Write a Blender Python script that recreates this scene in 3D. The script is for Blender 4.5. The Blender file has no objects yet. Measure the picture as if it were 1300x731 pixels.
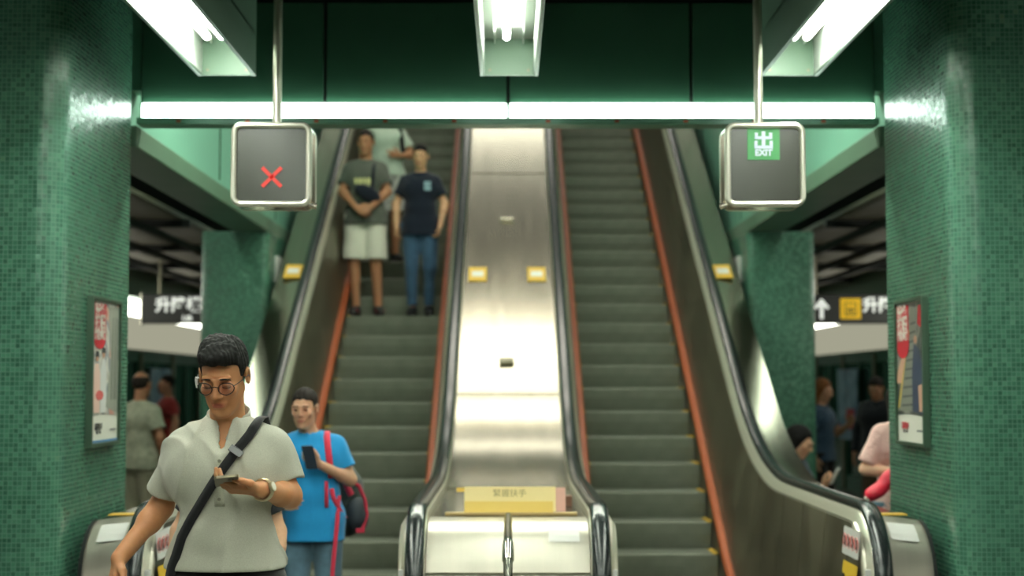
import bpy, math, random
import numpy as np
from mathutils import Vector, Matrix
random.seed(7)
PI = math.pi
SC = bpy.context.scene
COL = SC.collection

# ------------------------------------------------------------------ helpers
def tag(o, label=None, cat=None, group=None, kind=None):
    if label: o['label'] = label
    if cat: o['category'] = cat
    if group: o['group'] = group
    if kind: o['kind'] = kind
    return o

def empty(name, loc, label=None, cat=None, group=None, rz=0.0):
    o = bpy.data.objects.new(name, None)
    COL.objects.link(o)
    o.location = loc
    o.rotation_euler = (0, 0, rz)
    o.empty_display_size = 0.1
    return tag(o, label, cat, group)

def root_loc(o):
    l = Vector((0, 0, 0))
    while o is not None:
        l = l + o.location
        o = o.parent
    return l

class MB:
    """Collects plain geometry and links it as ONE mesh object."""
    def __init__(s):
        s.v, s.f, s.uv = [], [], {}
    def add(s, vs, fs):
        b = len(s.v)
        s.v += [tuple(map(float, p)) for p in vs]
        s.f += [tuple(b + i for i in f) for f in fs]
        return b
    def box(s, x0, x1, y0, y1, z0, z1):
        vs = [(x, y, z) for x in (x0, x1) for y in (y0, y1) for z in (z0, z1)]
        s.add(vs, [(0, 1, 3, 2), (4, 6, 7, 5), (0, 4, 5, 1), (2, 3, 7, 6), (0, 2, 6, 4), (1, 5, 7, 3)])
        return s
    def obox(s, c, ax, ay, az, hx, hy, hz):
        """box with its own axes"""
        c, ax, ay, az = Vector(c), Vector(ax).normalized(), Vector(ay).normalized(), Vector(az).normalized()
        vs = [c + ax * (i * hx) + ay * (j * hy) + az * (k * hz) for i in (-1, 1) for j in (-1, 1) for k in (-1, 1)]
        s.add(vs, [(0, 1, 3, 2), (4, 6, 7, 5), (0, 4, 5, 1), (2, 3, 7, 6), (0, 2, 6, 4), (1, 5, 7, 3)])
        return s
    def tube(s, pts, r, n=12, cap=True, closed=False):
        pts = [Vector(p) for p in pts]
        rs = r if isinstance(r, (list, tuple)) else [r] * len(pts)
        m = len(pts)
        t0 = (pts[1] - pts[0]).normalized()
        up = Vector((0, 0, 1)) if abs(t0.z) < 0.9 else Vector((1, 0, 0))
        u = t0.cross(up).normalized()
        rings = []
        for i, p in enumerate(pts):
            if closed:
                t = (pts[(i + 1) % m] - pts[i - 1]).normalized()
            else:
                a, b = pts[max(0, i - 1)], pts[min(m - 1, i + 1)]
                t = (b - a).normalized()
            u = (u - t * u.dot(t)).normalized()
            w = t.cross(u)
            rings.append([p + (u * math.cos(2 * PI * k / n) + w * math.sin(2 * PI * k / n)) * rs[i] for k in range(n)])
        vs = [q for rr in rings for q in rr]
        fs = []
        for i in range(m if closed else m - 1):
            j = (i + 1) % m
            for k in range(n):
                k2 = (k + 1) % n
                fs.append((i * n + k, i * n + k2, j * n + k2, j * n + k))
        if cap and not closed:
            fs.append(tuple(range(n))[::-1]); fs.append(tuple((m - 1) * n + k for k in range(n)))
        s.add(vs, fs)
        return s
    def strip(s, A, B):
        """ruled surface between two point lists"""
        n = len(A)
        s.add(list(A) + list(B), [(i, i + 1, n + i + 1, n + i) for i in range(n - 1)])
        return s
    def sweep(s, prof, path, closed=True, caps=True):
        """prof [(x, d)] is carried along path [(Y, z)] (in the Y-z plane), d measured along the path's normal"""
        m, n = len(path), len(prof)
        vs = []
        for i, (y, z) in enumerate(path):
            a, b = path[max(0, i - 1)], path[min(m - 1, i + 1)]
            ty, tz = b[0] - a[0], b[1] - a[1]
            L = math.hypot(ty, tz) or 1
            ny, nz = -tz / L, ty / L
            for (x, d) in prof:
                vs.append((x, y + ny * d, z + nz * d))
        fs = []
        for i in range(m - 1):
            for k in range(n if closed else n - 1):
                k2 = (k + 1) % n
                fs.append((i * n + k, i * n + k2, (i + 1) * n + k2, (i + 1) * n + k))
        if closed and caps:
            fs.append(tuple(range(n))[::-1]); fs.append(tuple((m - 1) * n + k for k in range(n)))
        s.add(vs, fs)
        return s
    def poly(s, pts):
        s.add(pts, [tuple(range(len(pts)))])
        return s
    def extr(s, pts, d):
        """closed polygon pts extruded by vector d"""
        n = len(pts); d = Vector(d)
        vs = [Vector(p) for p in pts] + [Vector(p) + d for p in pts]
        fs = [tuple(range(n))[::-1], tuple(range(n, 2 * n))]
        fs += [(i, (i + 1) % n, n + (i + 1) % n, n + i) for i in range(n)]
        s.add(vs, fs)
        return s
    def build(s, name, mat, parent=None, smooth=False, bevel=0.0, local=False, uv=None, angle=None):
        """vertices are world coordinates unless local"""
        off = Vector((0, 0, 0)) if (local or parent is None) else root_loc(parent)
        me = bpy.data.meshes.new(name)
        me.from_pydata([(x - off.x, y - off.y, z - off.z) for x, y, z in s.v], [], s.f)
        if uv:
            l = me.uv_layers.new(name='UVMap')
            for lp in me.loops:
                l.data[lp.index].uv = uv[lp.vertex_index]
        import bmesh
        b = bmesh.new(); b.from_mesh(me)
        if not uv:
            bmesh.ops.remove_doubles(b, verts=b.verts, dist=1e-5)
        bmesh.ops.recalc_face_normals(b, faces=b.faces)
        b.to_mesh(me); b.free()
        me.materials.append(mat)
        if smooth:
            me.polygons.foreach_set('use_smooth', [True] * len(me.polygons))
            me.set_sharp_from_angle(angle=math.radians(angle or 40))
        o = bpy.data.objects.new(name, me)
        COL.objects.link(o)
        if parent is not None: o.parent = parent
        if bevel:
            m = o.modifiers.new('bevel', 'BEVEL'); m.width = bevel; m.segments = 3; m.limit_method = 'ANGLE'; m.angle_limit = math.radians(40)
            me.polygons.foreach_set('use_smooth', [True] * len(me.polygons))
            me.set_sharp_from_angle(angle=math.radians(60))
        return o

def rrect(w, h, r, n=6):
    """rounded rectangle outline, counter-clockwise"""
    out = []
    for cx, cy, a0 in ((w/2-r, h/2-r, 0), (-w/2+r, h/2-r, 90), (-w/2+r, -h/2+r, 180), (w/2-r, -h/2+r, 270)):
        for i in range(n + 1):
            a = math.radians(a0 + 90 * i / n)
            out.append((cx + r * math.cos(a), cy + r * math.sin(a)))
    return out

def text(s, size, mat, parent, loc, rot=(PI/2, 0, 0), align='CENTER', name='lettering', bold=0.0, ext=0.0006, sx=1.0):
    cu = bpy.data.curves.new('t', 'FONT'); cu.body = s; cu.size = size; cu.align_x = align; cu.align_y = 'CENTER'
    cu.extrude = ext; cu.offset = bold
    t = bpy.data.objects.new('t', cu); COL.objects.link(t)
    dg = bpy.context.evaluated_depsgraph_get(); dg.update()
    me = bpy.data.meshes.new_from_object(t.evaluated_get(dg))
    bpy.data.objects.remove(t); bpy.data.curves.remove(cu)
    me.materials.clear(); me.materials.append(mat)
    o = bpy.data.objects.new(name, me); COL.objects.link(o)
    off = root_loc(parent)
    o.parent = parent; o.location = Vector(loc) - off; o.rotation_euler = rot; o.scale = (sx, 1, 1)
    return o

# ------------------------------------------------------------------ materials
def srgb(r, g, b):
    def f(c):
        c /= 255.0
        return c / 12.92 if c <= 0.04045 else ((c + 0.055) / 1.055) ** 2.4
    return (f(r), f(g), f(b), 1.0)

def newmat(name):
    m = bpy.data.materials.new(name); m.use_nodes = True
    nt = m.node_tree; nt.nodes.clear()
    out = nt.nodes.new('ShaderNodeOutputMaterial'); b = nt.nodes.new('ShaderNodeBsdfPrincipled')
    nt.links.new(b.outputs[0], out.inputs[0])
    return m, nt, b

def mat(name, col, rough=0.5, metal=0.0, spec=0.5, noise=0.0, nscale=30, bump=0.0, bscale=200, coat=0.0, stretch=None, attr=None, emit=None, estr=0.0, bdist=0.002, alpha=None, sheen=0.0):
    m, nt, b = newmat(name)
    N, L = nt.nodes.new, nt.links.new
    c = srgb(*col)
    b.inputs['Base Color'].default_value = c
    b.inputs['Roughness'].default_value = rough
    b.inputs['Metallic'].default_value = metal
    b.inputs['Specular IOR Level'].default_value = spec
    b.inputs['Coat Weight'].default_value = coat
    b.inputs['Coat Roughness'].default_value = 0.1
    if sheen: b.inputs['Sheen Weight'].default_value = sheen
    tc = N('ShaderNodeTexCoord')
    mp = N('ShaderNodeMapping'); L(tc.outputs['Object'], mp.inputs[0])
    if stretch: mp.inputs['Scale'].default_value = stretch
    src = None
    if attr:
        at = N('ShaderNodeAttribute'); at.attribute_name = attr
        src = at.outputs['Color']; L(src, b.inputs['Base Color'])
    if noise:
        n = N('ShaderNodeTexNoise'); n.inputs['Scale'].default_value = nscale; n.inputs['Detail'].default_value = 4
        L(mp.outputs[0], n.inputs['Vector'])
        r = N('ShaderNodeMapRange'); r.inputs[1].default_value = 0.3; r.inputs[2].default_value = 0.7
        r.inputs[3].default_value = 1 - noise; r.inputs[4].default_value = 1 + noise
        L(n.outputs[0], r.inputs[0])
        mx = N('ShaderNodeMix'); mx.data_type = 'RGBA'; mx.blend_type = 'MULTIPLY'; mx.inputs[0].default_value = 1
        if src: L(src, mx.inputs[6])
        else: mx.inputs[6].default_value = c
        L(r.outputs[0], mx.inputs[7]); L(mx.outputs[2], b.inputs['Base Color'])
        r2 = N('ShaderNodeMapRange'); r2.inputs[1].default_value = 0.3; r2.inputs[2].default_value = 0.7
        r2.inputs[3].default_value = max(0.02, rough * (1 - noise)); r2.inputs[4].default_value = min(1, rough * (1 + noise))
        L(n.outputs[0], r2.inputs[0]); L(r2.outputs[0], b.inputs['Roughness'])
    if bump:
        n2 = N('ShaderNodeTexNoise'); n2.inputs['Scale'].default_value = bscale; n2.inputs['Detail'].default_value = 3
        L(mp.outputs[0], n2.inputs['Vector'])
        bp = N('ShaderNodeBump'); bp.inputs['Strength'].default_value = bump; bp.inputs['Distance'].default_value = bdist
        L(n2.outputs[0], bp.inputs['Height']); L(bp.outputs[0], b.inputs['Normal'])
    if emit:
        b.inputs['Emission Color'].default_value = srgb(*emit); b.inputs['Emission Strength'].default_value = estr
    return m

def tile_mat():
    """small glossy green mosaic, one random green per tile, on the UV in metres"""
    m, nt, b = newmat('green_mosaic')
    N, L = nt.nodes.new, nt.links.new
    uv = N('ShaderNodeUVMap'); uv.uv_map = 'UVMap'
    sc = N('ShaderNodeVectorMath'); sc.operation = 'SCALE'; sc.inputs['Scale'].default_value = 1 / 0.0215
    L(uv.outputs[0], sc.inputs[0])
    fl = N('ShaderNodeVectorMath'); fl.operation = 'FLOOR'; L(sc.outputs[0], fl.inputs[0])
    fr = N('ShaderNodeVectorMath'); fr.operation = 'FRACTION'; L(sc.outputs[0], fr.inputs[0])
    wn = N('ShaderNodeTexWhiteNoise'); wn.noise_dimensions = '2D'; L(fl.outputs[0], wn.inputs['Vector'])
    big = N('ShaderNodeTexNoise'); big.inputs['Scale'].default_value = 1.3; L(uv.outputs[0], big.inputs['Vector'])
    cr = N('ShaderNodeValToRGB'); cr.color_ramp.interpolation = 'LINEAR'
    els = [(0.0, (44, 86, 68)), (0.3, (52, 97, 78)), (0.6, (62, 108, 88)), (0.85, (74, 120, 98)), (0.95, (86, 130, 108)), (1.0, (98, 122, 80))]
    cr.color_ramp.elements[0].position = 0; cr.color_ramp.elements[0].color = srgb(*els[0][1])
    cr.color_ramp.elements[1].position = 1; cr.color_ramp.elements[1].color = srgb(*els[-1][1])
    for p, c in els[1:-1]:
        e = cr.color_ramp.elements.new(p); e.color = srgb(*c)
    ad = N('ShaderNodeMath'); ad.operation = 'MULTIPLY_ADD'; L(big.outputs[0], ad.inputs[0]); ad.inputs[1].default_value = 0.5
    ad2 = N('ShaderNodeMath'); ad2.operation = 'MULTIPLY_ADD'; L(wn.outputs['Value'], ad2.inputs[0]); ad2.inputs[1].default_value = 0.8; ad2.inputs[2].default_value = -0.15
    L(ad2.outputs[0], ad.inputs[2]); L(ad.outputs[0], cr.inputs[0])
    sp = N('ShaderNodeSeparateXYZ'); L(fr.outputs[0], sp.inputs[0])
    ms = []
    for ax in ('X', 'Y'):
        a = N('ShaderNodeMath'); a.operation = 'SUBTRACT'; L(sp.outputs[ax], a.inputs[0]); a.inputs[1].default_value = 0.5
        c = N('ShaderNodeMath'); c.operation = 'ABSOLUTE'; L(a.outputs[0], c.inputs[0])
        r = N('ShaderNodeMapRange'); r.inputs[1].default_value = 0.405; r.inputs[2].default_value = 0.475; L(c.outputs[0], r.inputs[0]); ms.append(r)
    mx = N('ShaderNodeMath'); mx.operation = 'MAXIMUM'; L(ms[0].outputs[0], mx.inputs[0]); L(ms[1].outputs[0], mx.inputs[1])
    mc = N('ShaderNodeMix'); mc.data_type = 'RGBA'; L(mx.outputs[0], mc.inputs[0]); L(cr.outputs[0], mc.inputs[6]); mc.inputs[7].default_value = srgb(80, 120, 100)
    L(mc.outputs[2], b.inputs['Base Color'])
    rr = N('ShaderNodeMapRange'); rr.inputs[3].default_value = 0.27; rr.inputs[4].default_value = 0.4; L(mx.outputs[0], rr.inputs[0]); L(rr.outputs[0], b.inputs['Roughness'])
    # uneven setting: each tile leans a little
    sub = N('ShaderNodeVectorMath'); sub.operation = 'SUBTRACT'; L(wn.outputs['Color'], sub.inputs[0]); sub.inputs[1].default_value = (0.5, 0.5, 0.5)
    s2 = N('ShaderNodeVectorMath'); s2.operation = 'SCALE'; L(sub.outputs[0], s2.inputs[0]); s2.inputs['Scale'].default_value = 0.10
    bp = N('ShaderNodeBump'); bp.invert = True; bp.inputs['Strength'].default_value = 0.02; bp.inputs['Distance'].default_value = 0.0006; L(mx.outputs[0], bp.inputs['Height'])
    av = N('ShaderNodeVectorMath'); av.operation = 'ADD'; L(bp.outputs[0], av.inputs[0]); L(s2.outputs[0], av.inputs[1])
    nn = N('ShaderNodeVectorMath'); nn.operation = 'NORMALIZE'; L(av.outputs[0], nn.inputs[0]); L(nn.outputs[0], b.inputs['Normal'])
    return m

def glass_mat(name, col, rough=0.03):
    m, nt, b = newmat(name)
    b.inputs['Base Color'].default_value = srgb(*col); b.inputs['Roughness'].default_value = rough
    b.inputs['Transmission Weight'].default_value = 1.0; b.inputs['IOR'].default_value = 1.1
    return m

def art_mat(name, stops, scale, seed=0.0):
    """printed photograph: soft blotches of a few flat colours"""
    m, nt, b = newmat(name)
    N, L = nt.nodes.new, nt.links.new
    tc = N('ShaderNodeTexCoord'); mp = N('ShaderNodeMapping'); L(tc.outputs['Object'], mp.inputs[0])
    mp.inputs['Location'].default_value = (seed, seed * 1.7, seed * 0.3); mp.inputs['Scale'].default_value = (1, 1.0, 0.7)
    n = N('ShaderNodeTexNoise'); n.inputs['Scale'].default_value = scale; n.inputs['Detail'].default_value = 2.5; n.inputs['Distortion'].default_value = 0.8
    L(mp.outputs[0], n.inputs['Vector'])
    cr = N('ShaderNodeValToRGB'); cr.color_ramp.interpolation = 'EASE'
    cr.color_ramp.elements[0].position = stops[0][0]; cr.color_ramp.elements[0].color = srgb(*stops[0][1])
    cr.color_ramp.elements[1].position = stops[-1][0]; cr.color_ramp.elements[1].color = srgb(*stops[-1][1])
    for p, c in stops[1:-1]:
        cr.color_ramp.elements.new(p).color = srgb(*c)
    L(n.outputs[0], cr.inputs[0]); L(cr.outputs[0], b.inputs['Base Color'])
    b.inputs['Roughness'].default_value = 0.35
    return m

def tube_mat(name, col, s):
    m = bpy.data.materials.new(name); m.use_nodes = True
    nt = m.node_tree; nt.nodes.clear()
    out = nt.nodes.new('ShaderNodeOutputMaterial'); e = nt.nodes.new('ShaderNodeEmission')
    e.inputs[0].default_value = srgb(*col); e.inputs[1].default_value = s
    nt.links.new(e.outputs[0], out.inputs[0])
    return m

TILE = tile_mat()
STEEL = mat('brushed_steel', (178, 174, 156), 0.20, 1.0, noise=0.06, nscale=2, stretch=(9, 0.5, 0.5))
STEELB = mat('bright_steel', (214, 208, 192), 0.22, 1.0, noise=0.10, nscale=5)
STEELD = mat('dark_steel', (138, 134, 116), 0.45, 1.0, noise=0.15, nscale=2.5, bump=0.06, bscale=30, bdist=0.001)
RUBBER = mat('black_rubber', (26, 32, 32), 0.22, 0.0, spec=0.6)
RUBBERD = mat('dark_rubber', (22, 24, 24), 0.6)
COPPER = mat('orange_guard', (160, 80, 44), 0.42, 0.15, noise=0.08, nscale=20)
STEP = mat('step_aluminium', (128, 132, 118), 0.5, 0.3, noise=0.10, nscale=9)
YELLOW = mat('yellow_paint', (206, 164, 48), 0.5)
FASCIA = mat('green_enamel', (52, 90, 70), 0.38, 0.0, noise=0.06, nscale=3)
FASCIAL = mat('light_green_enamel', (112, 164, 142), 0.45, 0.0, noise=0.05, nscale=3)
FASCIAM = mat('grey_green_enamel', (84, 112, 92), 0.45, 0.0, noise=0.06, nscale=3)
BLACK = mat('black_paint', (14, 17, 16), 0.7)
CEILM = mat('dark_ceiling', (12, 20, 18), 0.85)
BROWN = mat('beige_ceiling_panel', (84, 78, 60), 0.7, noise=0.12, nscale=2)
TROUGH = mat('grey_green_housing', (100, 126, 106), 0.4, 0.1)
TROUGHI = mat('white_reflector', (226, 234, 226), 0.45)
TUBE = tube_mat('lamp_tube', (250, 255, 243), 52.0)
STRIP = tube_mat('strip_diffuser', (228, 255, 238), 8.0)
WELLTUBE = tube_mat('well_lamp', (255, 252, 236), 6.0)
WELLFILL = tube_mat('well_fill_front', (248, 255, 236), 45.0)
COVE = tube_mat('platform_cove_lamp', (250, 252, 236), 6.0)
HEADER = tube_mat('lit_header_panel', (228, 226, 198), 0.36)
FLOORM = mat('grey_granite', (112, 114, 104), 0.3, noise=0.18, nscale=60)
WHITE = mat('white_print', (222, 220, 208), 0.5)
WHITEP = mat('white_sticker', (206, 206, 200), 0.45)
REDP = mat('red_print', (190, 32, 48), 0.45)
INKD = mat('dark_ink', (40, 42, 46), 0.5)
SIGNBK = mat('dark_sign_panel', (24, 26, 24), 0.35)
PLAT = mat('platform_green_frame', (44, 92, 72), 0.35)
GLASSP = mat('smoked_door_glass', (38, 72, 62), 0.08, spec=0.7)
WALLG = mat('green_wall_panel', (40, 96, 74), 0.5, noise=0.08, nscale=1.2)

RIMM = mat('satin_rim', (222, 218, 200), 0.34, 0.75)

WELLA = tube_mat('well_lamp_mid', (255, 250, 234), 20.0)
WELLB = tube_mat('well_lamp_top', (255, 252, 238), 9.0)
SHAFTC = mat('shaft_ceiling_green', (58, 72, 60), 0.6)

COVERM = mat('satin_front_cover', (178, 174, 160), 0.36, 0.85, noise=0.05, nscale=2, stretch=(9, 0.5, 0.5))
# ------------------------------------------------------------------ the hall
def structure(mb, name, m, **k):
    o = mb.build(name, m, None, **k); o['kind'] = 'structure'; return o

structure(MB().box(-8.2, 8.2, -8, 47, -0.25, 0.0), 'floor', FLOORM)
CZ = 3.78
structure(MB().box(-8.2, 8.2, -8, 8.52, CZ, CZ + 0.2).box(-8.2, -2.3, 8.52, 47, CZ, CZ + 0.2).box(2.3, 8.2, 8.52, 47, CZ, CZ + 0.2)
          .box(-2.3, 2.3, 27, 47, CZ, CZ + 0.2), 'ceiling', CEILM)
structure(MB().box(-8.2, 8.2, -8.2, -8, -0.25, CZ), 'wall_behind', WALLG)
structure(MB().box(-8.2, 8.2, 47, 47.2, -0.25, CZ), 'wall_far', WALLG)
structure(MB().box(-8.4, -8.2, -8, 47, -0.25, CZ), 'wall_left', BLACK)
structure(MB().box(8.2, 8.4, -8, 47, -0.25, CZ), 'wall_right', BLACK)
# shaft above the escalators
for s, nm in ((-1, 'wall_shaft_left'), (1, 'wall_shaft_right')):
    xa, xb = sorted((s * 2.12, s * 2.3))
    w = MB().box(xa, xb, 8.56, 27, 2.98, 12.6)
    structure(w, nm, FASCIAL)
    j = MB()
    for y in (11.2, 13.9, 16.6, 19.3):
        j.box(*sorted((s * 2.112, s * 2.125)), y, y + 0.018, 3.05, 12.5)
    structure(j, 'trim_shaft_joint', FASCIA)
    # low edge beam running back from the first pillar to the second
    b = MB().box(*sorted((s * 2.05, s * 2.36)), 8.42, 26, 2.86, 2.98)
    structure(b, 'beam_edge_' + ('left' if s < 0 else 'right'), FASCIAM, bevel=0.008)
structure(MB().box(-2.3, 2.3, 8.56, 8.7, 3.2, 4.2), 'wall_shaft_front', FASCIAL)
structure(MB().box(-2.3, 2.3, 27, 27.2, 0, 12.5), 'wall_shaft_back', FASCIAL)
structure(MB().extr([(-2.3, 8.7, 4.0), (2.3, 8.7, 4.0), (2.3, 24.0, 12.5), (-2.3, 24.0, 12.5)], (0, -0.08, 0.14)).box(-2.3, 2.3, 23.9, 27.2, 12.4, 12.6), 'ceiling_shaft', SHAFTC)
structure(MB().box(-2.12, 2.12, 23.3, 27, 5.4, 5.6), 'floor_upper', FLOORM)

# fascia above the strip lamps
f = MB()
for x0, x1 in ((-2.04, -1.03), (-1.01, -0.01), (0.01, 1.01), (1.03, 2.04)):
    f.box(x0, x1, 8.47, 8.50, 3.112, 3.68)
structure(f, 'trim_fascia_panels', FASCIA, bevel=0.004)
structure(MB().box(-2.05, 2.05, 8.50, 8.56, 3.0, CZ), 'trim_fascia_backing', BLACK)
structure(MB().box(-2.05, 2.05, 8.40, 8.55, 2.984, 3.004).box(-2.05, 2.05, 8.40, 8.412, 3.004, 3.02), 'trim_lamp_channel', FASCIAL)  # lighter green on the lip stands in for lamp light falling on it
for x0, x1, w in ((-2.03, -0.008, 'left'), (0.008, 2.03, 'right')):
    t = empty('strip_light', ((x0 + x1) / 2, 8.45, 3.1), 'long white strip lamp under the green fascia, the one ending at the %s pillar' % w, 'strip light', 'strip lamps under the fascia')
    MB().box(x0, x1, 8.43, 8.466, 3.016, 3.108).build('diffuser', STRIP, t, bevel=0.01)
    MB().box(x0 - 0.006, x0, 8.425, 8.468, 3.006, 3.11).build('end_cap', TROUGH, t); MB().box(x1, x1 + 0.006, 8.425, 8.468, 3.006, 3.11).build('end_cap', TROUGH, t)
    for q in range(5):
        MB().box(x0 + 0.2 + q * 0.38, x0 + 0.225 + q * 0.38, 8.396, 8.4, 2.992, 3.008).build('clip', COPPER, t)

# ------------------------------------------------------------------ pillars in mosaic
def pillar(name, x0, x1, y0, y1, z1, r, label):
    cx, cy = (x0 + x1) / 2, (y0 + y1) / 2
    out = rrect(x1 - x0, y1 - y0, r, 8)
    out = out + [out[0]]
    m = MB(); uv = {}
    L = 0; prev = out[0]; us = []
    for p in out:
        L += math.hypot(p[0] - prev[0], p[1] - prev[1]); us.append(L); prev = p
    n = len(out)
    vs = [(cx + p[0], cy + p[1], z) for z in (0, z1) for p in out]
    b = m.add(vs, [(i, i + 1, n + i + 1, n + i) for i in range(n - 1)])
    for k, z in enumerate((0, z1)):
        for i in range(n): uv[k * n + i] = (us[i] + 0.003, z + 0.004)
    o = m.build(name, TILE, None, smooth=True, uv=uv, angle=60)
    o['kind'] = 'structure'; o['label'] = label
    return o
pillar('pillar_left', -2.95, -2.05, 7.02, 8.40, CZ, 0.13, 'near green mosaic pillar on the left, with a framed poster on its side')
pillar('pillar_right', 2.05, 2.95, 7.02, 8.40, CZ, 0.13, 'near green mosaic pillar on the right, with a framed poster on its side')
pillar('pillar_left_rear', -2.63, -2.05, 13.1, 14.5, 2.86, 0.06, 'green mosaic pillar behind the left escalator')
pillar('pillar_right_rear', 2.05, 2.63, 13.1, 14.5, 2.86, 0.06, 'green mosaic pillar behind the right escalator')
for s in (-1, 1):
    structure(MB().box(*sorted((s * 2.1, s * 2.3)), 9.0, 27, -0.02, 0.12), 'baseboard_' + ('left' if s < 0 else 'right'), STEELD)

# ------------------------------------------------------------------ ceiling lights over the entrance
def trough(cx, y0, y1, tubes, label, group=None):
    t = empty('ceiling_light', (cx, (y0 + y1) / 2, CZ), label, 'ceiling light', group)
    w, zb, zt = 0.15, 3.15, 3.345
    h = MB()
    for s in (-1, 1):
        h.box(*sorted((cx + s * (w - 0.018), cx + s * w)), y0, y1, zb, CZ)
    h.box(cx - w, cx + w, y0, y1, zt + 0.012, zt + 0.03)
    h.build('housing', TROUGH, t, bevel=0.003)
    r = MB()
    for s in (-1, 1):
        r.box(*sorted((cx + s * (w - 0.022), cx + s * (w - 0.018))), y0 + 0.01, y1 - 0.01, zb + 0.012, zt)
        r.box(*sorted((cx + s * 0.070, cx + s * 0.076)), y0 + 0.01, y1 - 0.05, zt - 0.035, zt)
    r.box(cx - w + 0.02, cx + w - 0.02, y0, y1, zt, zt + 0.01)
    r.build('reflector', TROUGHI, t)
    for y in (y0, y1):
        MB().box(cx - w + 0.018, cx + w - 0.018, y - 0.008, y + 0.008, zb + 0.004, zt + 0.02).build('end_plate', TROUGH, t)
    for s in (-1, 1):
        MB().tube([(cx + s * 0.10, y1 - 0.008, zb + 0.03), (cx + s * 0.10, y1 - 0.014, zb + 0.03)], 0.007, 8).build('screw', STEELD, t)
    for dx in tubes:
        a = MB().tube([(cx + dx, y0 + 0.15, 3.285), (cx + dx, y1 - 0.32, 3.285)], 0.017, 12)
        lt = a.build('lamp_tube', TUBE, t, smooth=True)
        MB().tube([(cx + dx, y1 - 0.32, 3.285), (cx + dx, y1 - 0.295, 3.285)], 0.018, 12).build('cap', WHITEP, lt)
        MB().tube([(cx + dx, y0 + 0.125, 3.285), (cx + dx, y0 + 0.15, 3.285)], 0.018, 12).build('cap', WHITEP, lt)
    return t
trough(-1.46, 3.7, 7.9, (-0.045, 0.03), 'open ceiling light with two bare tubes above the left hanging sign', 'ceiling lights before the escalators')
trough(0.005, 3.7, 7.9, (-0.012,), 'open ceiling light with one bare tube above the central divider', 'ceiling lights before the escalators')
trough(1.46, 3.7, 7.9, (-0.03, 0.035), 'open ceiling light with two bare tubes above the right hanging sign', 'ceiling lights before the escalators')
for cx, w in ((-1.46, 'left'), (0.0, 'middle'), (1.46, 'right')):  # rows continued out of view, put in to light the foreground
    trough(cx, -0.9, 3.3, (-0.035, 0.035), 'unseen open ceiling light over the approach before the pillars, %s row' % w, 'unseen ceiling lights over the approach')
# unseen lamps in the shaft and added ones above the platforms
def small_lamp(name, cx, y0, y1, z, m, label, group, w=0.09):
    t = empty(name, (cx, (y0 + y1) / 2, z + 0.08), label, 'ceiling light', group)
    MB().box(cx - w, cx + w, y0, y1, z + 0.02, z + 0.08).build('housing', TROUGH, t)
    MB().box(cx - w * 0.7, cx + w * 0.7, y0 + 0.02, y1 - 0.02, z, z + 0.02).build('diffuser', m, t)
    return t
SH = 'unseen lamp put high in the shaft above the escalators, behind the fascia'
def cross_lamp(y, w, m_):
    z = 4.0 + (y - 8.7) * 8.5 / 15.3 - 0.34
    t = empty('shaft_lamp', (0, y, z + 0.1), SH, 'ceiling light', 'lamps high in the escalator shaft')
    MB().box(-1.95, 1.95, y - w, y + w, z + 0.03, z + 0.16).build('housing', TROUGH, t)
    MB().box(-1.9, 1.9, y - w + 0.02, y + w - 0.02, z, z + 0.03).build('diffuser', m_, t)
for y, w, m_ in ((9.4, 0.10, WELLFILL), (11.9, 0.10, WELLFILL), (15.35, 0.13, WELLA), (22.6, 0.30, WELLB)):  # front pair added to light shaft walls and riders, rear pair for deck reflections
    cross_lamp(y, w, m_)
PLT = tube_mat('platform_fill', (236, 255, 236), 9.0)
for s in (-1, 1):
    for k in range(6):  # hidden strips added to brighten the dim platforms
        small_lamp('fill_lamp', s * 2.68, 9.4 + k * 6.0, 13.4 + k * 6.0, CZ - 0.09, PLT, 'unseen lamp strip added above the platform beside the escalator shaft', 'unseen added lamps above the platform')

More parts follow.
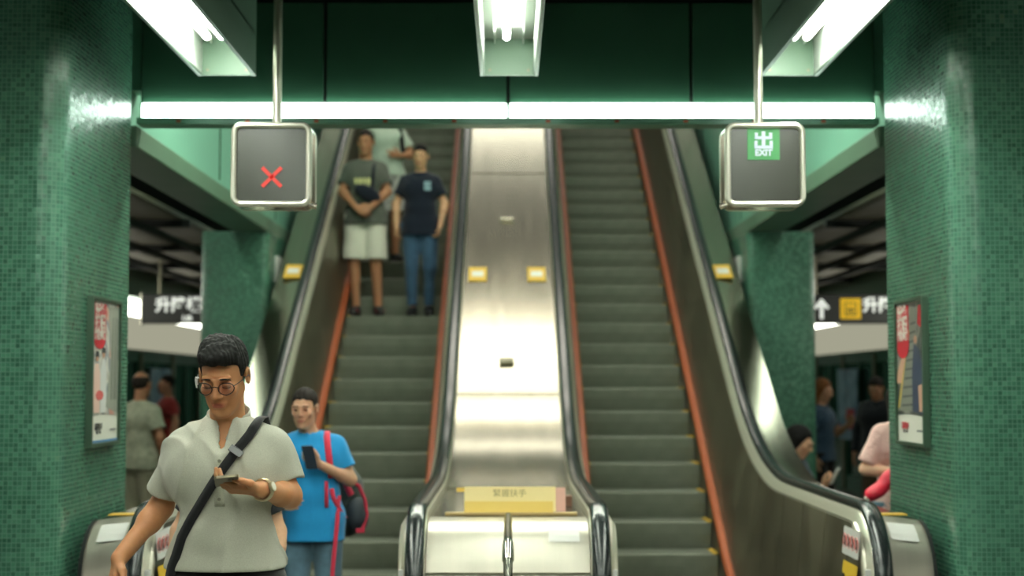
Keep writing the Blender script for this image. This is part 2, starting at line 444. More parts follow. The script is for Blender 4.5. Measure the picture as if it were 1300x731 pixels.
# ------------------------------------------------------------------ platform sides
for s, sn in ((-1, 'left'), (1, 'right')):
    # beige ceiling panels with dark straps
    structure(MB().box(*sorted((s * 3.04, s * 5.2)), 8.6, 46, 3.10, 3.14), 'ceiling_platform_' + sn, BROWN)
    st = MB()
    for k in range(14):
        y = 9.2 + k * 2.6
        st.box(*sorted((s * 3.0, s * 5.0)), y, y + 0.07, 3.03, 3.10)
    for x in (3.35, 3.9, 4.4):
        st.tube([(s * x, 8.6, 3.0), (s * x, 46, 3.0)], 0.035, 8)
    structure(st, 'trim_ceiling_strap_' + sn, BLACK)
    # lit header over the platform doors
    structure(MB().box(*sorted((s * 5.0, s * 5.3)), 1, 46, 2.72, 3.12).box(*sorted((s * 4.98, s * 5.3)), 1, 46, 1.98, 2.02), 'trim_header_casing_' + sn, FASCIAM)
    hd = MB()
    for k in range(22):
        y = 1.0 + k * 2.0
        hd.box(*sorted((s * 4.99, s * 5.2)), y + 0.01, y + 1.99, 2.02, 2.46)
    structure(hd, 'trim_lit_header_' + sn, HEADER)
    structure(MB().box(*sorted((s * 5.06, s * 5.2)), 1, 46, 2.48, 2.70), 'trim_cove_lamp_' + sn, COVE)
    for k in range(22):
        y = 1.0 + k * 2.0
        t = empty('platform_door', (s * 5.05, y + 1, 0), 'dark green framed glass platform screen door on the %s side' % sn, 'platform door', 'glass doors along the %s platform' % sn)
        X0, X1 = sorted((s * 5.02, s * 5.10))
        fr = MB().box(X0, X1, y + 0.06, y + 0.12, 0.0, 1.98).box(X0, X1, y + 0.97, y + 1.03, 0.0, 1.98).box(X0, X1, y + 1.88, y + 1.94, 0, 1.98)
        fr.box(X0, X1, y + 0.12, y + 1.88, 1.86, 1.98).box(X0, X1, y + 0.12, y + 1.88, 0.0, 0.22)
        fr.build('frame', PLAT, t)
        MB().box(*sorted((s * 5.055, s * 5.065)), y + 0.12, y + 1.88, 0.22, 1.86).build('glass', GLASSP, t)
        MB().box(*sorted((s * 4.99, s * 5.12)), y - 0.06, y + 0.06, 0, 1.98).build('post', STEELD, t)
    # posters seen on the doors
ARTB = art_mat('blue_white_art', [(0.3, (40, 90, 150)), (0.5, (150, 180, 200)), (0.65, (60, 120, 160)), (0.75, (190, 60, 60))], 3.0, 2)
for s, y, n in ((-1, 21.4, 'left'), (1, 21.9, 'right'), (1, 27.3, 'far right')):
    t = empty('wall_picture', (s * 5.0, y, 1.4), 'blue and white poster on the %s platform doors' % n, 'poster')
    MB().box(*sorted((s * 4.97, s * 4.985)), y, y + 1.3, 0.75, 1.78).build('print', ARTB, t)
    MB().box(*sorted((s * 4.965, s * 4.985)), y + 0.2, y + 0.7, 0.9, 1.2).build('red_block', REDP, t)

# ------------------------------------------------------------------ lift signs over the platforms
def lift_sign(x0, x1, y, items, label):
    t = empty('lift_sign', ((x0 + x1) / 2, y, 2.27), label, 'hanging sign')
    MB().box(x0, x1, y, y + 0.14, 2.265, 2.61).build('panel', SIGNBK, t, bevel=0.006)
    MB().box(x0 - 0.012, x0, y - 0.005, y + 0.145, 2.255, 2.62).build('end_trim', STEELB, t); MB().box(x1, x1 + 0.012, y - 0.005, y + 0.145, 2.255, 2.62).build('end_trim', STEELB, t)
    MB().tube([(x0 + 0.2, y + 0.07, 2.6), (x0 + 0.2, y + 0.07, 3.1)], 0.02).build('rod', STEELD, t, smooth=True); MB().tube([(x1 - 0.2, y + 0.07, 2.6), (x1 - 0.2, y + 0.07, 3.1)], 0.02).build('rod', STEELD, t, smooth=True)
    for kind, x in items:
        if kind == 'text':
            text('升降機', 0.185, LITW, t, (x, y - 0.004, 2.475), bold=0.006)
            text('Lift', 0.09, LITW, t, (x + 0.1, y - 0.004, 2.325), bold=0.003)
        elif kind == 'yellow':
            MB().box(x - 0.12, x + 0.12, y - 0.006, y, 2.32, 2.56).build('yellow_square', YEL, t)
            p = MB().box(x - 0.07, x + 0.07, y - 0.009, y - 0.006, 2.36, 2.375).box(x - 0.07, x - 0.06, y - 0.009, y - 0.006, 2.36, 2.51).box(x + 0.06, x + 0.07, y - 0.009, y - 0.006, 2.36, 2.51).box(x - 0.07, x + 0.07, y - 0.009, y - 0.006, 2.50, 2.51)
            for q in (-0.03, 0.0, 0.03):
                p.box(x + q - 0.008, x + q + 0.008, y - 0.009, y - 0.006, 2.39, 2.45)
            p.build('lift_symbol', INKD, t)
        elif kind == 'arrow':
            pts = [(-0.02, -0.12), (0.02, -0.12), (0.02, 0.04), (0.065, -0.01), (0.09, 0.015), (0, 0.12), (-0.09, 0.015), (-0.065, -0.01), (-0.02, 0.04)]
            MB().extr([(x + a, y - 0.006, 2.44 + b) for a, b in pts], (0, 0.005, 0)).build('arrow', LITW, t)
    return t
LITW = mat('lit_white_lettering', (225, 228, 220), 0.5, emit=(225, 228, 220), estr=0.7)
YEL = mat('lit_yellow', (222, 178, 30), 0.5, emit=(222, 178, 30), estr=0.45)
lift_sign(-4.30, -2.75, 18.0, (('text', -3.86), ('yellow', -3.47), ('arrow', -3.1)), 'dark hanging lift sign behind the left pillars, white characters')
lift_sign(3.42, 5.0 - 0.05, 18.0, (('arrow', 3.68), ('yellow', 4.02), ('text', 4.44)), 'dark hanging lift sign with white arrow and yellow square behind right pillars')

# ------------------------------------------------------------------ hanging escalator signs
GLOWR = mat('red_cross_lit', (196, 52, 44), 0.5, emit=(205, 40, 34), estr=0.25)
GLOWG = mat('green_square_lit', (64, 138, 80), 0.5, emit=(56, 140, 76), estr=0.10)
GLOWW = mat('pale_glyph_lit', (206, 214, 226), 0.5, emit=(206, 214, 226), estr=0.25)
DISPLAY = mat('dark_grey_display', (44, 46, 36), 0.28, 0.0, spec=0.6)
FRAMEM = mat('silver_frame', (226, 224, 208), 0.3, 0.75)
def hang_sign(cx, kind, label):
    y, z0, z1 = 7.0, 2.362, 2.753
    cz, W, H = (z0 + z1) / 2, 0.372, z1 - z0
    t = empty('direction_sign', (cx, y, z0), label, 'hanging sign')
    body = [(cx + a, y + 0.012, cz + b) for a, b in rrect(W - 0.004, H - 0.004, 0.045)]
    MB().extr(body, (0, 0.15, 0)).build('body', STEEL, t, smooth=True)
    MB().tube([(cx + a, y, cz + b) for a, b in rrect(W - 0.028, H - 0.028, 0.034)], 0.0145, 10, closed=True).build('frame', FRAMEM, t, smooth=True, angle=80)
    MB().tube([(cx + a, y + 0.165, cz + b) for a, b in rrect(W - 0.028, H - 0.028, 0.034)], 0.0145, 10, closed=True).build('rear_frame', FRAMEM, t, smooth=True, angle=80)
    MB().extr([(cx + a, y + 0.004, cz + b) for a, b in rrect(W - 0.03, H - 0.03, 0.02)], (0, 0.01, 0)).build('display', DISPLAY, t)
    px = cx + (0.012 if cx < 0 else -0.015)
    MB().tube([(px, y + 0.08, z1 - 0.02), (px, y + 0.08, CZ)], 0.021, 16).build('pole', FRAMEM, t, smooth=True)
    s = 1 if cx < 0 else -1
    MB().tube([(cx + s * 0.175, y + 0.02, z0 + 0.012), (cx + s * 0.205, y + 0.02, z0 + 0.004)], 0.014, 10).build('latch', STEELB, t, smooth=True)
    if kind == 'x':
        X, Z, L = -1.084, 2.500, 0.062
        m = MB()
        for a in (1, -1):
            m.obox((X, y + 0.001, Z), (1, 0, a), (0, 1, 0), (-a, 0, 1), L, 0.0015, 0.0085)
        m.build('red_cross', GLOWR, t)
    else:
        X, Z = 1.174, 2.652
        MB().box(X - 0.074, X + 0.074, y + 0.001, y + 0.004, Z - 0.072, Z + 0.072).build('green_square', GLOWG, t)
        g = MB()
        def b(x0, x1, z0_, z1_): g.box(X + x0, X + x1, y - 0.001, y + 0.001, Z + z0_, Z + z1_)
        b(-0.008, 0.008, -0.016, 0.060)                       # middle stroke
        b(-0.040, -0.026, 0.026, 0.054); b(0.026, 0.040, 0.026, 0.054); b(-0.040, 0.040, 0.024, 0.037)
        b(-0.042, -0.028, -0.020, 0.016); b(0.028, 0.042, -0.020, 0.016); b(-0.042, 0.042, -0.020, -0.006)
        g.build('exit_character', GLOWW, t)
        text('EXIT', 0.039, GLOWW, t, (X, y - 0.0005, Z - 0.040), bold=0.0016, name='exit_word', sx=1.0)
    return t
hang_sign(-1.086, 'x', 'square hanging sign with a lit red cross in a silver frame')
hang_sign(1.180, 'exit', 'square hanging sign with a green EXIT square in a silver frame')

# ------------------------------------------------------------------ escalators
T30, T15 = math.tan(PI / 6), math.tan(PI / 12)
C30, S30 = math.cos(PI / 6), math.sin(PI / 6)
YB, ZT = 10.69, 5.6
YT = YB + ZT / T30
YC, ZC = 7.45, 0.60
def bez(p0, p1, p2, n):
    return [((1-t)**2*p0[0]+2*t*(1-t)*p1[0]+t*t*p2[0], (1-t)**2*p0[1]+2*t*(1-t)*p1[1]+t*t*p2[1]) for t in [i / n for i in range(n + 1)]]
def path(d, t=1.1, y0=YC, y1=23.3):
    a, b = (YB - d * T15, d), (YT - d * T15, ZT + d)
    out = [(y0 + (a[0] - t - y0) * i / 4, d) for i in range(4)]
    out += bez((a[0] - t, d), a, (a[0] + t * C30, d + t * S30), 12)
    p, q = out[-1], (b[0] - t * C30, b[1] - t * S30)
    out += [(p[0] + (q[0] - p[0]) * i / 8, p[1] + (q[1] - p[1]) * i / 8) for i in range(1, 8)]
    out += bez(q, b, (b[0] + t, b[1]), 8)
    out += [(y1, b[1])]
    return out
def semi(d):      # handrail return: from underneath, round the front, to the top
    R = d - ZC
    return [(YC + 0.25, ZC - R)] + [(YC - R * math.cos(a), ZC + R * math.sin(a)) for a in [(-90 + 180 * i / 20) * PI / 180 for i in range(20)]]
def quart(d):
    R = d - ZC
    return [(YC - R, 0.0), (YC - R, 0.3)] + [(YC - R * math.cos(a), ZC + R * math.sin(a)) for a in [(90 * i / 12) * PI / 180 for i in range(12)]]
def P3(x, pts): return [(x, y, z) for y, z in pts]

def step_mesh(x0, x1):
    m = MB(); n = 58
    w = (x1 - x0) / n
    prof = [(0.376, 0.0), (0.006, 0.0), (0.0, -0.006), (0.002, -0.03), (0.010, -0.09), (0.026, -0.15), (0.045, -0.21)]
    for k in range(n):
        o = 0.0 if k % 2 == 0 else 0.007
        xa, xb = x0 + k * w, x0 + (k + 1) * w
        A = [(xa, y + (o if i else 0), z - (o if i < 3 else 0)) for i, (y, z) in enumerate(prof)]
        B = [(xb, p[1], p[2]) for p in A]
        m.strip(A, B)
    m.box(x0, x1, 0.06, 0.37, -0.10, -0.012)
    e = []
    for xa, xb in ((x0, x0 + 0.035), (x1 - 0.035, x1)):
        e.append(MB().box(xa, xb, -0.003, 0.34, -0.004, 0.003))
    return m, e

def escalator(s, phase, label):
    root = empty('escalator', (s * 1.075, 9.0, 0), label, 'escalator', 'the two escalators')
    x0, x1 = sorted((s * 0.622, s * 1.528))
    m, e = step_mesh(x0, x1)
    i = 0; first = None
    while True:
        z = 0.2 * i + phase
        if z > ZT: break
        y = YB + z / T30
        if first is None:
            first = m.build('step', STEP, None); se = [q_.build('edge_marking', YELLOW, None) for q_ in e]
            first.location = (0, y, z); st, ed = first, se
        else:
            st = first.copy(); COL.objects.link(st); ed = [q_.copy() for q_ in se]; [COL.objects.link(q_) for q_ in ed]
        st.parent = root; st.location = Vector((0, y, z)) - root.location
        for q_ in ed: q_.parent = st; q_.location = (0, 0, 0)
        i += 1
    MB().box(x0, x1, 7.9, YB + phase / T30 + 0.02, 0.0, 0.012).box(x0, x1, YT - 0.1, 23.3, ZT - 0.05, ZT + 0.002).build('landing_plate', STEELD, root)
    MB().box(x0 - 0.02, x1 + 0.02, 23.3, 23.4, 0, 5.6).build('truss_end', STEELD, root)
    for a, r, side in ((0.61, 0.43, 'inner'), (1.54, 1.72, 'outer')):
        dr = 1 if r > a else -1
        k = s
        # skirt, guard, panel
        MB().sweep([(k * a, -0.30), (k * (a + dr * 0.02), -0.30), (k * (a + dr * 0.02), 0.12), (k * a, 0.12)], path(0.0, 0.5)).build('skirt', STEELD, root)
        MB().sweep([(k * (a - dr * 0.022), 0.112), (k * (a + dr * 0.026), 0.112), (k * (a + dr * 0.03), 0.15), (k * (a - dr * 0.010), 0.15), (k * (a - dr * 0.022), 0.138)], path(0.0, 0.5, y0=8.6)).build('skirt_guard', COPPER, root)
        xb, xt = k * (a + dr * 0.028), k * (r - dr * 0.074)
        bot, top = path(0.10, 1.1), path(0.90, 1.1)
        pm = MB()
        pm.strip(P3(xb, bot), P3(xt, top))
        q = quart(0.90)
        pm.strip([(xb, YC, 0.0)] * len(q) + [(xb, YC, 0.10)], P3(xt, q + [top[0]]))
        pm.strip([(xb, YC, 0), (xb, 8.6, 0)], [(xb, YC, 0.10), (xb, 8.6, 0.10)])
        pm.build('inner_panel', STEELD, root, smooth=True)
        # dark joints between the panels
        j = MB()
        for u in range(26):
            yy = 8.0 + u * 0.6 * (1 if u < 4 else 1)
            def at(pts, Y):
                for p_, q_ in zip(pts, pts[1:]):
                    if p_[0] <= Y <= q_[0]:
                        return p_[1] + (q_[1] - p_[1]) * (Y - p_[0]) / (q_[0] - p_[0])
            zb, zt = at(bot, yy), at(top, yy if u < 4 else yy - 0.35)
            if zb is None or zt is None: continue
            yt = yy if u < 4 else yy - 0.35
            o = -dr * k * 0.0015
            j.add([(xb + o, yy, zb), (xb + o, yy + 0.008, zb), (xt + o, yt + 0.008, zt), (xt + o, yt, zt)], [(0, 1, 2, 3)])
        j.build('panel_joint', STEELB, root)
        base = semi(0.955) + path(0.955)
        MB().sweep([(k * (r - dr * 0.076), -0.064), (k * (r + dr * 0.046), -0.055), (k * (r + dr * 0.046), -0.012), (k * (r + dr * 0.03), 0.0), (k * (r - dr * 0.03), 0.0), (k * (r - dr * 0.046), -0.012), (k * (r - dr * 0.060), -0.040)], base[6:]).build('handrail_base', RIMM, root, smooth=True)
        MB().sweep([(k * (r + px), pz) for px, pz in ((-0.030, -0.002), (-0.042, 0.004), (-0.044, 0.018), (-0.036, 0.030), (-0.02, 0.036), (0.0, 0.038), (0.02, 0.036), (0.036, 0.030), (0.044, 0.018), (0.042, 0.004), (0.030, -0.002))], base).build('handrail', RUBBER, root, smooth=True, angle=50)
        # bright rim at the newel, on the step side
        q = quart(0.885)[:-1]
        nm = MB().sweep([(k * (r - dr * 0.046), 0.03), (k * (r - dr * 0.072), 0.022), (k * (r - dr * 0.080), 0.010), (k * (r - dr * 0.080), -0.02), (k * (r - dr * 0.046), -0.02)], q).build('newel_rim', RIMM, root, smooth=True)
        xi = k * (r - dr * 0.062)
        MB().box(xi - 0.012, xi + 0.012, YC - 0.325, YC - 0.30, 0.64, 0.70).build('sensor', WHITEP, nm, bevel=0.003)
        MB().box(*sorted((k * (r - 0.06), k * (r + 0.06))), YC + 0.1, YC + 0.34, 0.12, 0.34).build('handrail_inlet', RUBBERD, root, bevel=0.02)
    # outer deck with its rounded front
    xa, xo = s * 1.766, s * 1.98
    A = quart(0.925) + path(0.925); B = quart(0.900) + path(0.900)
    A0, B0 = A[:15], B[:15]
    MB().strip(P3(xa, A0), P3(xo, B0)).build('front_cover', COVERM, root, smooth=True)
    d = MB().strip(P3(xa, A[14:]), P3(xo, B[14:]))
    d.build('outer_deck', STEEL, root, smooth=True)
    low = [(y, 0.0 if z < 1.6 else z - 1.5) for y, z in B]
    MB().strip(P3(xo, B), P3(xo + s * 0.004, low)).build('outer_cladding', STEEL, root)
    MB().strip(P3(s * 1.986, quart(0.905) + path(0.905)[:2]), P3(s * 1.966, quart(0.912) + path(0.912)[:2])).build('end_beading', RUBBERD, root)
    # yellow notice plates on the deck
    def plate(Y, w, l, m_, name, xc=1.85, d_=0.93, parent=root):
        pts = path(d_)
        for p_, q_ in zip(pts, pts[1:]):
            if p_[0] <= Y <= q_[0]:
                f = (Y - p_[0]) / (q_[0] - p_[0]); z = p_[1] + (q_[1] - p_[1]) * f
                ty, tz = q_[0] - p_[0], q_[1] - p_[1]; L = math.hypot(ty, tz)
                mb = MB().obox((s * xc, Y, z), (1, 0, 0), (0, ty / L, tz / L), (0, -tz / L, ty / L), w / 2, l / 2, 0.003)
                return mb.build(name, m_, parent)
    for Y in (13.2, 18.2):
        plate(Y, 0.15, 0.26, YELLOW, 'yellow_notice'); plate(Y, 0.10, 0.10, WHITEP, 'notice_print', d_=0.934)
    plate(7.52, 0.14, 0.10, YELLOW, 'yellow_notice', xc=1.86, d_=0.922)
    lab = [p_ for p_ in quart(0.925)[8:12]]
    MB().strip(P3(s * 1.79, lab), P3(s * 1.92, [(y_, z_ - 0.012) for y_, z_ in lab])).build('white_notice', WHITEP, root)
    MB().box(*sorted((s * 1.82, s * 1.90)), YC - 0.33, YC - 0.318, 0.52, 0.57).build('deck_lock', STEELB, root, bevel=0.003)
    # stickers on the inside of the outer newel
    xi = s * (1.598)
    def stick(y0, y1, z0, z1, m_, name):
        def X(z): return s * (1.568 + (1.646 - 1.568) * (z - 0.1) / 0.8) - s * 0.004
        o = MB().add
        mb = MB(); mb.add([(X(z0), y0, z0), (X(z0), y1, z0), (X(z1), y1, z1), (X(z1), y0, z1)], [(0, 1, 2, 3)])
        mb.add([(X(z0) + s * 0.003, y0, z0), (X(z0) + s * 0.003, y1, z0), (X(z1) + s * 0.003, y1, z1), (X(z1) + s * 0.003, y0, z1)], [(0, 1, 2, 3)])
        return mb.build(name, m_, root)
    stick(7.20, 7.54, 0.735, 0.865, WHITEP, 'warning_sticker')
    stick(7.20, 7.50, 0.52, 0.705, YEL2, 'yellow_sticker')
    def ring(yc, zc, r_, m_, parent, w=0.006):
        X = s * (1.568 + (1.646 - 1.568) * (zc - 0.1) / 0.8) - s * 0.0065
        MB().tube([(X, yc + r_ * math.cos(a * PI / 10), zc + r_ * math.sin(a * PI / 10)) for a in range(20)], w / 2, 5, closed=True).build('prohibition_ring', m_, parent)
        MB().tube([(X, yc - r_ * .7, zc + r_ * .7), (X, yc + r_ * .7, zc - r_ * .7)], w / 2, 5).build('prohibition_bar', m_, parent)
        MB().box(min(X, X + s * .002), max(X, X + s * .002), yc - 0.008, yc + 0.01, zc - 0.026, zc + 0.024).build('pictogram', INKD, parent)
    for q in range(4):
        ring(7.245 + q * 0.083, 0.80, 0.034, mat('pale_red', (196, 96, 92), .5), root, 0.004)
    for q in range(3):
        yc = 7.26 + q * 0.075
        X = s * (1.568 + (1.646 - 1.568) * (0.56 - 0.1) / 0.8) - s * 0.006
        MB().box(min(X, X + s * .002), max(X, X + s * .002), yc, yc + 0.045, 0.56, 0.61 + 0.02 * q).build('pictogram', REDP if q == 1 else INKD, root)
    return root
YEL2 = mat('yellow_sticker', (220, 180, 50), 0.5)
escalator(-1, 0.0, 'left escalator carrying three standing people downwards')
escalator(1, -0.075, 'empty right escalator with dark grey steps')

# ------------------------------------------------------------------ the steel divider between them
dv = empty('central_divider', (0, 9.0, 0), 'brushed steel divider between the two escalators, with rounded front', 'divider')
A = quart(0.905) + path(0.905)
A = [(YC + 0.12, 0.905)] + path(0.905)[1:]
MB().strip(P3(-0.380, A), P3(0.380, A)).build('deck_plate', STEEL, dv, smooth=True)
A = quart(0.905) + [(YC, 0.905), (YC + 0.12, 0.905)]
MB().strip(P3(-0.380, A), P3(0.380, A)).build('front_cover', COVERM, dv, smooth=True)
def on_deck(Y, d):
    pts = path(d)
    for p_, q_ in zip(pts, pts[1:]):
        if p_[0] <= Y <= q_[0]:
            f = (Y - p_[0]) / (q_[0] - p_[0]); ty, tz = q_[0] - p_[0], q_[1] - p_[1]; L = math.hypot(ty, tz)
            return p_[1] + tz * f, (0, ty / L, tz / L), (0, -tz / L, ty / L)
def deck_item(x, Y, w, l, h, m_, name, d=0.907, bevel=0):
    z, t, n = on_deck(Y, d)
    return MB().obox((x, Y, z + h / 2), (1, 0, 0), t, n, w / 2, l / 2, h / 2).build(name, m_, dv, bevel=bevel)
for x in (-0.262, 0.246):
    deck_item(x, 13.2, 0.155, 0.27, 0.006, YELLOW, 'yellow_notice')
    deck_item(x, 13.2, 0.10, 0.10, 0.009, WHITEP, 'notice_print')
deck_item(-0.01, 11.85, 0.115, 0.07, 0.03, STEELD, 'deck_lock', bevel=0.01)
deck_item(-0.01, 14.2, 0.12, 0.06, 0.03, STEELB, 'deck_lock', bevel=0.01)
for Y in (11.44, 15.2, 18.4):
    deck_item(0, Y, 0.76, 0.012, 0.002, STEELD, 'plate_joint')
for Y in (9.55,):
    deck_item(0, Y, 0.76, 0.015, 0.010, STEELB, 'plate_joint')
lab = quart(0.908)[8:12]
MB().strip(P3(0.19, lab), P3(0.335, lab)).build('white_label', WHITEP, dv)
for z in (0.42, 0.56, 0.68):
    MB().box(-0.380, 0.380, YC - 0.316, YC - 0.290, z, z + 0.007).build('front_highlight', STEELB, dv)  # thin bars standing in for the horizontal highlights on the steel front
# thin tray with notice board at the end of the level deck
tr = empty('notice_board', (0.008, 7.66, 0.907), 'low upright yellow notice board on the steel divider behind its rounded front', 'notice board')
LN = (0, 1, 0.0)
def brd(x0, x1, z0, z1, dy, m_, nm, th=0.004):
    return MB().extr([(x0, 7.62 + (z0 - 0.907) * 0.35 + dy, z0), (x1, 7.62 + (z0 - 0.907) * 0.35 + dy, z0), (x1, 7.62 + (z1 - 0.907) * 0.35 + dy, z1), (x0, 7.62 + (z1 - 0.907) * 0.35 + dy, z1)], (0, th, 0)).build(nm, m_, tr)
brd(-0.216, 0.236, 0.925, 1.045, 0, mat('pale_yellow_board', (226, 206, 140), 0.45), 'board')
brd(-0.216, 0.222, 0.922, 0.975, -0.004, mat('deep_yellow_band', (216, 184, 84), 0.45), 'yellow_band')
brd(0.215, 0.285, 0.925, 1.040, 0.012, mat('faded_pink', (206, 158, 140), 0.5), 'pink_panel')
brd(-0.255, -0.216, 1.020, 1.040, 0.004, YELLOW, 'yellow_tab')
MB().box(-0.31, 0.34, 7.60, 7.66, 0.9075, 0.922).build('stand', mat('tan_stand', (176, 150, 96), .5), tr, bevel=0.003)
text('緊握扶手', 0.042, mat('grey_ink', (150, 134, 84), 0.5), tr, (0.008, 7.655, 1.012), rot=(math.radians(71), 0, 0), ext=0.0004)
bx = tag(MB().box(0.30, 0.34, 8.2, 8.3, 0.907, 0.96).build('small_holder', mat('holder_brown', (110, 74, 54), .5)), 'small brown holder on the steel divider right of the yellow board', 'holder')
# guide rail in front of the divider
gr = empty('guide_rail', (0, 5.80, 0), 'dark steel guide rail standing before the central divider', 'guide rail')
MB().tube([(0, 7.05, 0.952), (0, 6.0, 0.952), (0, 5.93, 0.948), (0, 5.86, 0.925), (0, 5.82, 0.885), (0, 5.80, 0.82), (0, 5.80, 0.0)], 0.0175, 16).build('rail', mat('rail_steel', (120, 122, 112), 0.25, 1.0), gr, smooth=True)
MB().tube([(0, 7.00, 0.94), (0, 7.00, 0.0)], 0.016, 12).build('rear_post', STEELB, gr, smooth=True)
MB().tube([(0, 5.80, 0.0), (0, 5.80, 0.02)], 0.05, 20).build('base_flange', STEELB, gr, smooth=True)
MB().tube([(0, 5.83, 0.89), (0, 5.86, 0.928), (0, 5.90, 0.945)], 0.0225, 16).build('joint_collar', STEELB, gr, smooth=True)

# small white plates on the rear pillars
for s, n in ((-1, 'left'), (1, 'right')):
    t = tag(MB().box(*sorted((s * 2.02, s * 2.046)), 13.45, 13.7, 2.45, 2.68).build('sign_plate', WHITEP), 'small white plate on the inner side of the rear %s pillar' % n, 'plate')

# ------------------------------------------------------------------ framed posters on the pillars
PHOTO1 = art_mat('poster_photo_a', [(0.30, (84, 98, 104)), (0.42, (176, 170, 160)), (0.50, (216, 212, 202)), (0.58, (122, 132, 146)), (0.66, (206, 170, 150)), (0.75, (180, 80, 76))], 7, 1.0)
PHOTO2 = art_mat('poster_photo_b', [(0.30, (44, 46, 46)), (0.45, (90, 92, 88)), (0.55, (150, 150, 140)), (0.65, (60, 66, 76)), (0.75, (170, 130, 110))], 6, 4.0)
def poster(s):
    n = 'left' if s < 0 else 'right'
    x = s * 2.05
    Y0, Y1, Z0, Z1 = 7.47, 8.02, 1.245, 1.982
    t = empty('framed_poster', (x, (Y0 + Y1) / 2, Z0),
              'tall framed poster with a red flag and two standing figures on the left pillar' if s < 0 else 'tall framed poster of a person on an escalator, on the right pillar', 'poster')
    def sl(d0, d1): return sorted((x - s * d0, x - s * d1))
    fr = MB()
    w = 0.018
    fr.box(*sl(0.0, 0.035), Y0, Y0 + w, Z0, Z1).box(*sl(0.0, 0.035), Y1 - w, Y1, Z0, Z1).box(*sl(0, 0.035), Y0 + w, Y1 - w, Z0, Z0 + w).box(*sl(0, 0.035), Y0 + w, Y1 - w, Z1 - w, Z1)
    fr.build('frame', mat('poster_frame', (70, 92, 76), 0.35, 0.4), t, bevel=0.002)
    MB().box(*sl(0.001, 0.022), Y0 + w, Y1 - w, Z0 + w, Z1 - w).build('paper', WHITE, t)
    a0, a1, zb = Y0 + w + 0.004, Y1 - w - 0.004, Z0 + 0.185
    # Yl = the side that reads as the left edge from the aisle
    Yl, Yr = (a0, a1) if s < 0 else (a1, a0)
    e = 1 if s < 0 else -1
    def U(u): return Yl + e * u * (a1 - a0)         # 0 left .. 1 right as read
    def pg(pts, d, m_, nm):
        return MB().extr([(x - s * d, U(u), Z0 + w + v * (Z1 - Z0 - 2 * w)) for u, v in pts], (s * 0.0008, 0, 0)).build(nm, m_, t)
    curve = [(u / 10, 0.185 + 0.012 * math.sin(PI * u / 10)) for u in range(11)]
    pg(curve + [(1, 0.995), (0, 0.995)], 0.0235, PHOTO1 if s < 0 else PHOTO2, 'photo')
    if s < 0:
        pg([(0.55, 0.25), (0.98, 0.2), (0.98, 0.97), (0.62, 0.97), (0.7, 0.6)], 0.0245, mat('poster_grey', (150, 152, 140), 0.4), 'hall_photo')
        for u in (0.72, 0.82, 0.9):
            pg([(u, 0.3), (u + 0.03, 0.3), (u + 0.06, 0.9), (u + 0.04, 0.9)], 0.0252, mat('poster_dark', (80, 84, 80), 0.4), 'photo_line')
        for u, c, h in ((0.18, (226, 190, 176), 0.60), (0.42, (214, 214, 212), 0.63)):
            mm = mat('figure_print', c, 0.4)
            pg([(u - 0.10, 0.21), (u + 0.11, 0.21), (u + 0.12, h - 0.12), (u + 0.06, h - 0.04), (u - 0.06, h - 0.04), (u - 0.12, h - 0.14)], 0.0255, mm, 'figure')
            pg([(u + 0.055 * math.cos(q * PI / 5), h + 0.03 * math.sin(q * PI / 5)) for q in range(10)], 0.026, mat('print_skin', (188, 138, 112), 0.4), 'figure_head')
            pg([(u - 0.07, h + 0.005), (u + 0.07, h + 0.005), (u + 0.05, h + 0.045), (u - 0.05, h + 0.045)], 0.0265, INKD, 'figure_hair')
        pg([(0.28 + 0.14 * math.cos(q * PI / 8), 0.335 + 0.035 * math.sin(q * PI / 8)) for q in range(16)], 0.027, mat('pink_print', (206, 92, 92), 0.4), 'pink_bag')
        pg([(0, -0.02 + 0.022), (1, 0.002), (1, 0.018), (0, 0.018)], 0.0255, mat('blue_band', (60, 120, 170), 0.4), 'blue_band')
    else:
        pg([(0.0, 0.22), (0.55, 0.22), (0.78, 0.95), (0.55, 0.97)], 0.0245, mat('poster_escalator', (128, 130, 120), 0.4), 'escalator_photo')
        for q in range(10):
            v = 0.25 + q * 0.065
            pg([(0.16 + q * 0.042, v), (0.60 + q * 0.014, v + 0.01), (0.60 + q * 0.014, v + 0.025), (0.16 + q * 0.042, v + 0.015)], 0.0252, mat('poster_line', (70, 74, 72), 0.4), 'step_line')
        pg([(0.02, 0.24), (0.08, 0.24), (0.50, 0.80), (0.46, 0.80)], 0.0255, mat('yellow_line', (206, 178, 90), 0.4), 'yellow_line')
        pg([(0.60, 0.22), (0.95, 0.20), (0.97, 0.50), (0.86, 0.66), (0.66, 0.70), (0.58, 0.5)], 0.0256, mat('navy_print', (52, 62, 86), 0.4), 'figure')
        pg([(0.84, 0.22), (0.98, 0.22), (0.98, 0.42), (0.80, 0.40)], 0.0262, mat('skin_print', (206, 158, 134), 0.4), 'figure_arm')
        pg([(0.72 + 0.06 * math.cos(q * PI / 5), 0.73 + 0.03 * math.sin(q * PI / 5)) for q in range(10)], 0.0262, mat('skin_print2', (200, 150, 126), 0.4), 'figure_head')
        pg([(0.0, 0.42), (0.16, 0.42), (0.34, 0.60), (0.26, 0.66), (0.02, 0.50)], 0.0262, mat('hand_print', (210, 166, 140), 0.4), 'figure_hand')
        pg([(0.80, 0.84), (0.98, 0.80), (0.98, 0.97), (0.84, 0.97)], 0.0262, REDP, 'red_patch')
    # red flag shape with white lines of characters
    u0, u1 = (0.03, 0.48)
    vt, vb = 0.985, (0.66 if s < 0 else 0.60)
    flag = [(u0, vt), (u1, vt)] + [((u0 + u1) / 2 + (u1 - u0) / 2 * math.cos(q * PI / 8), vb + 0.08 - 0.08 * math.sin(q * PI / 8)) for q in range(9)]
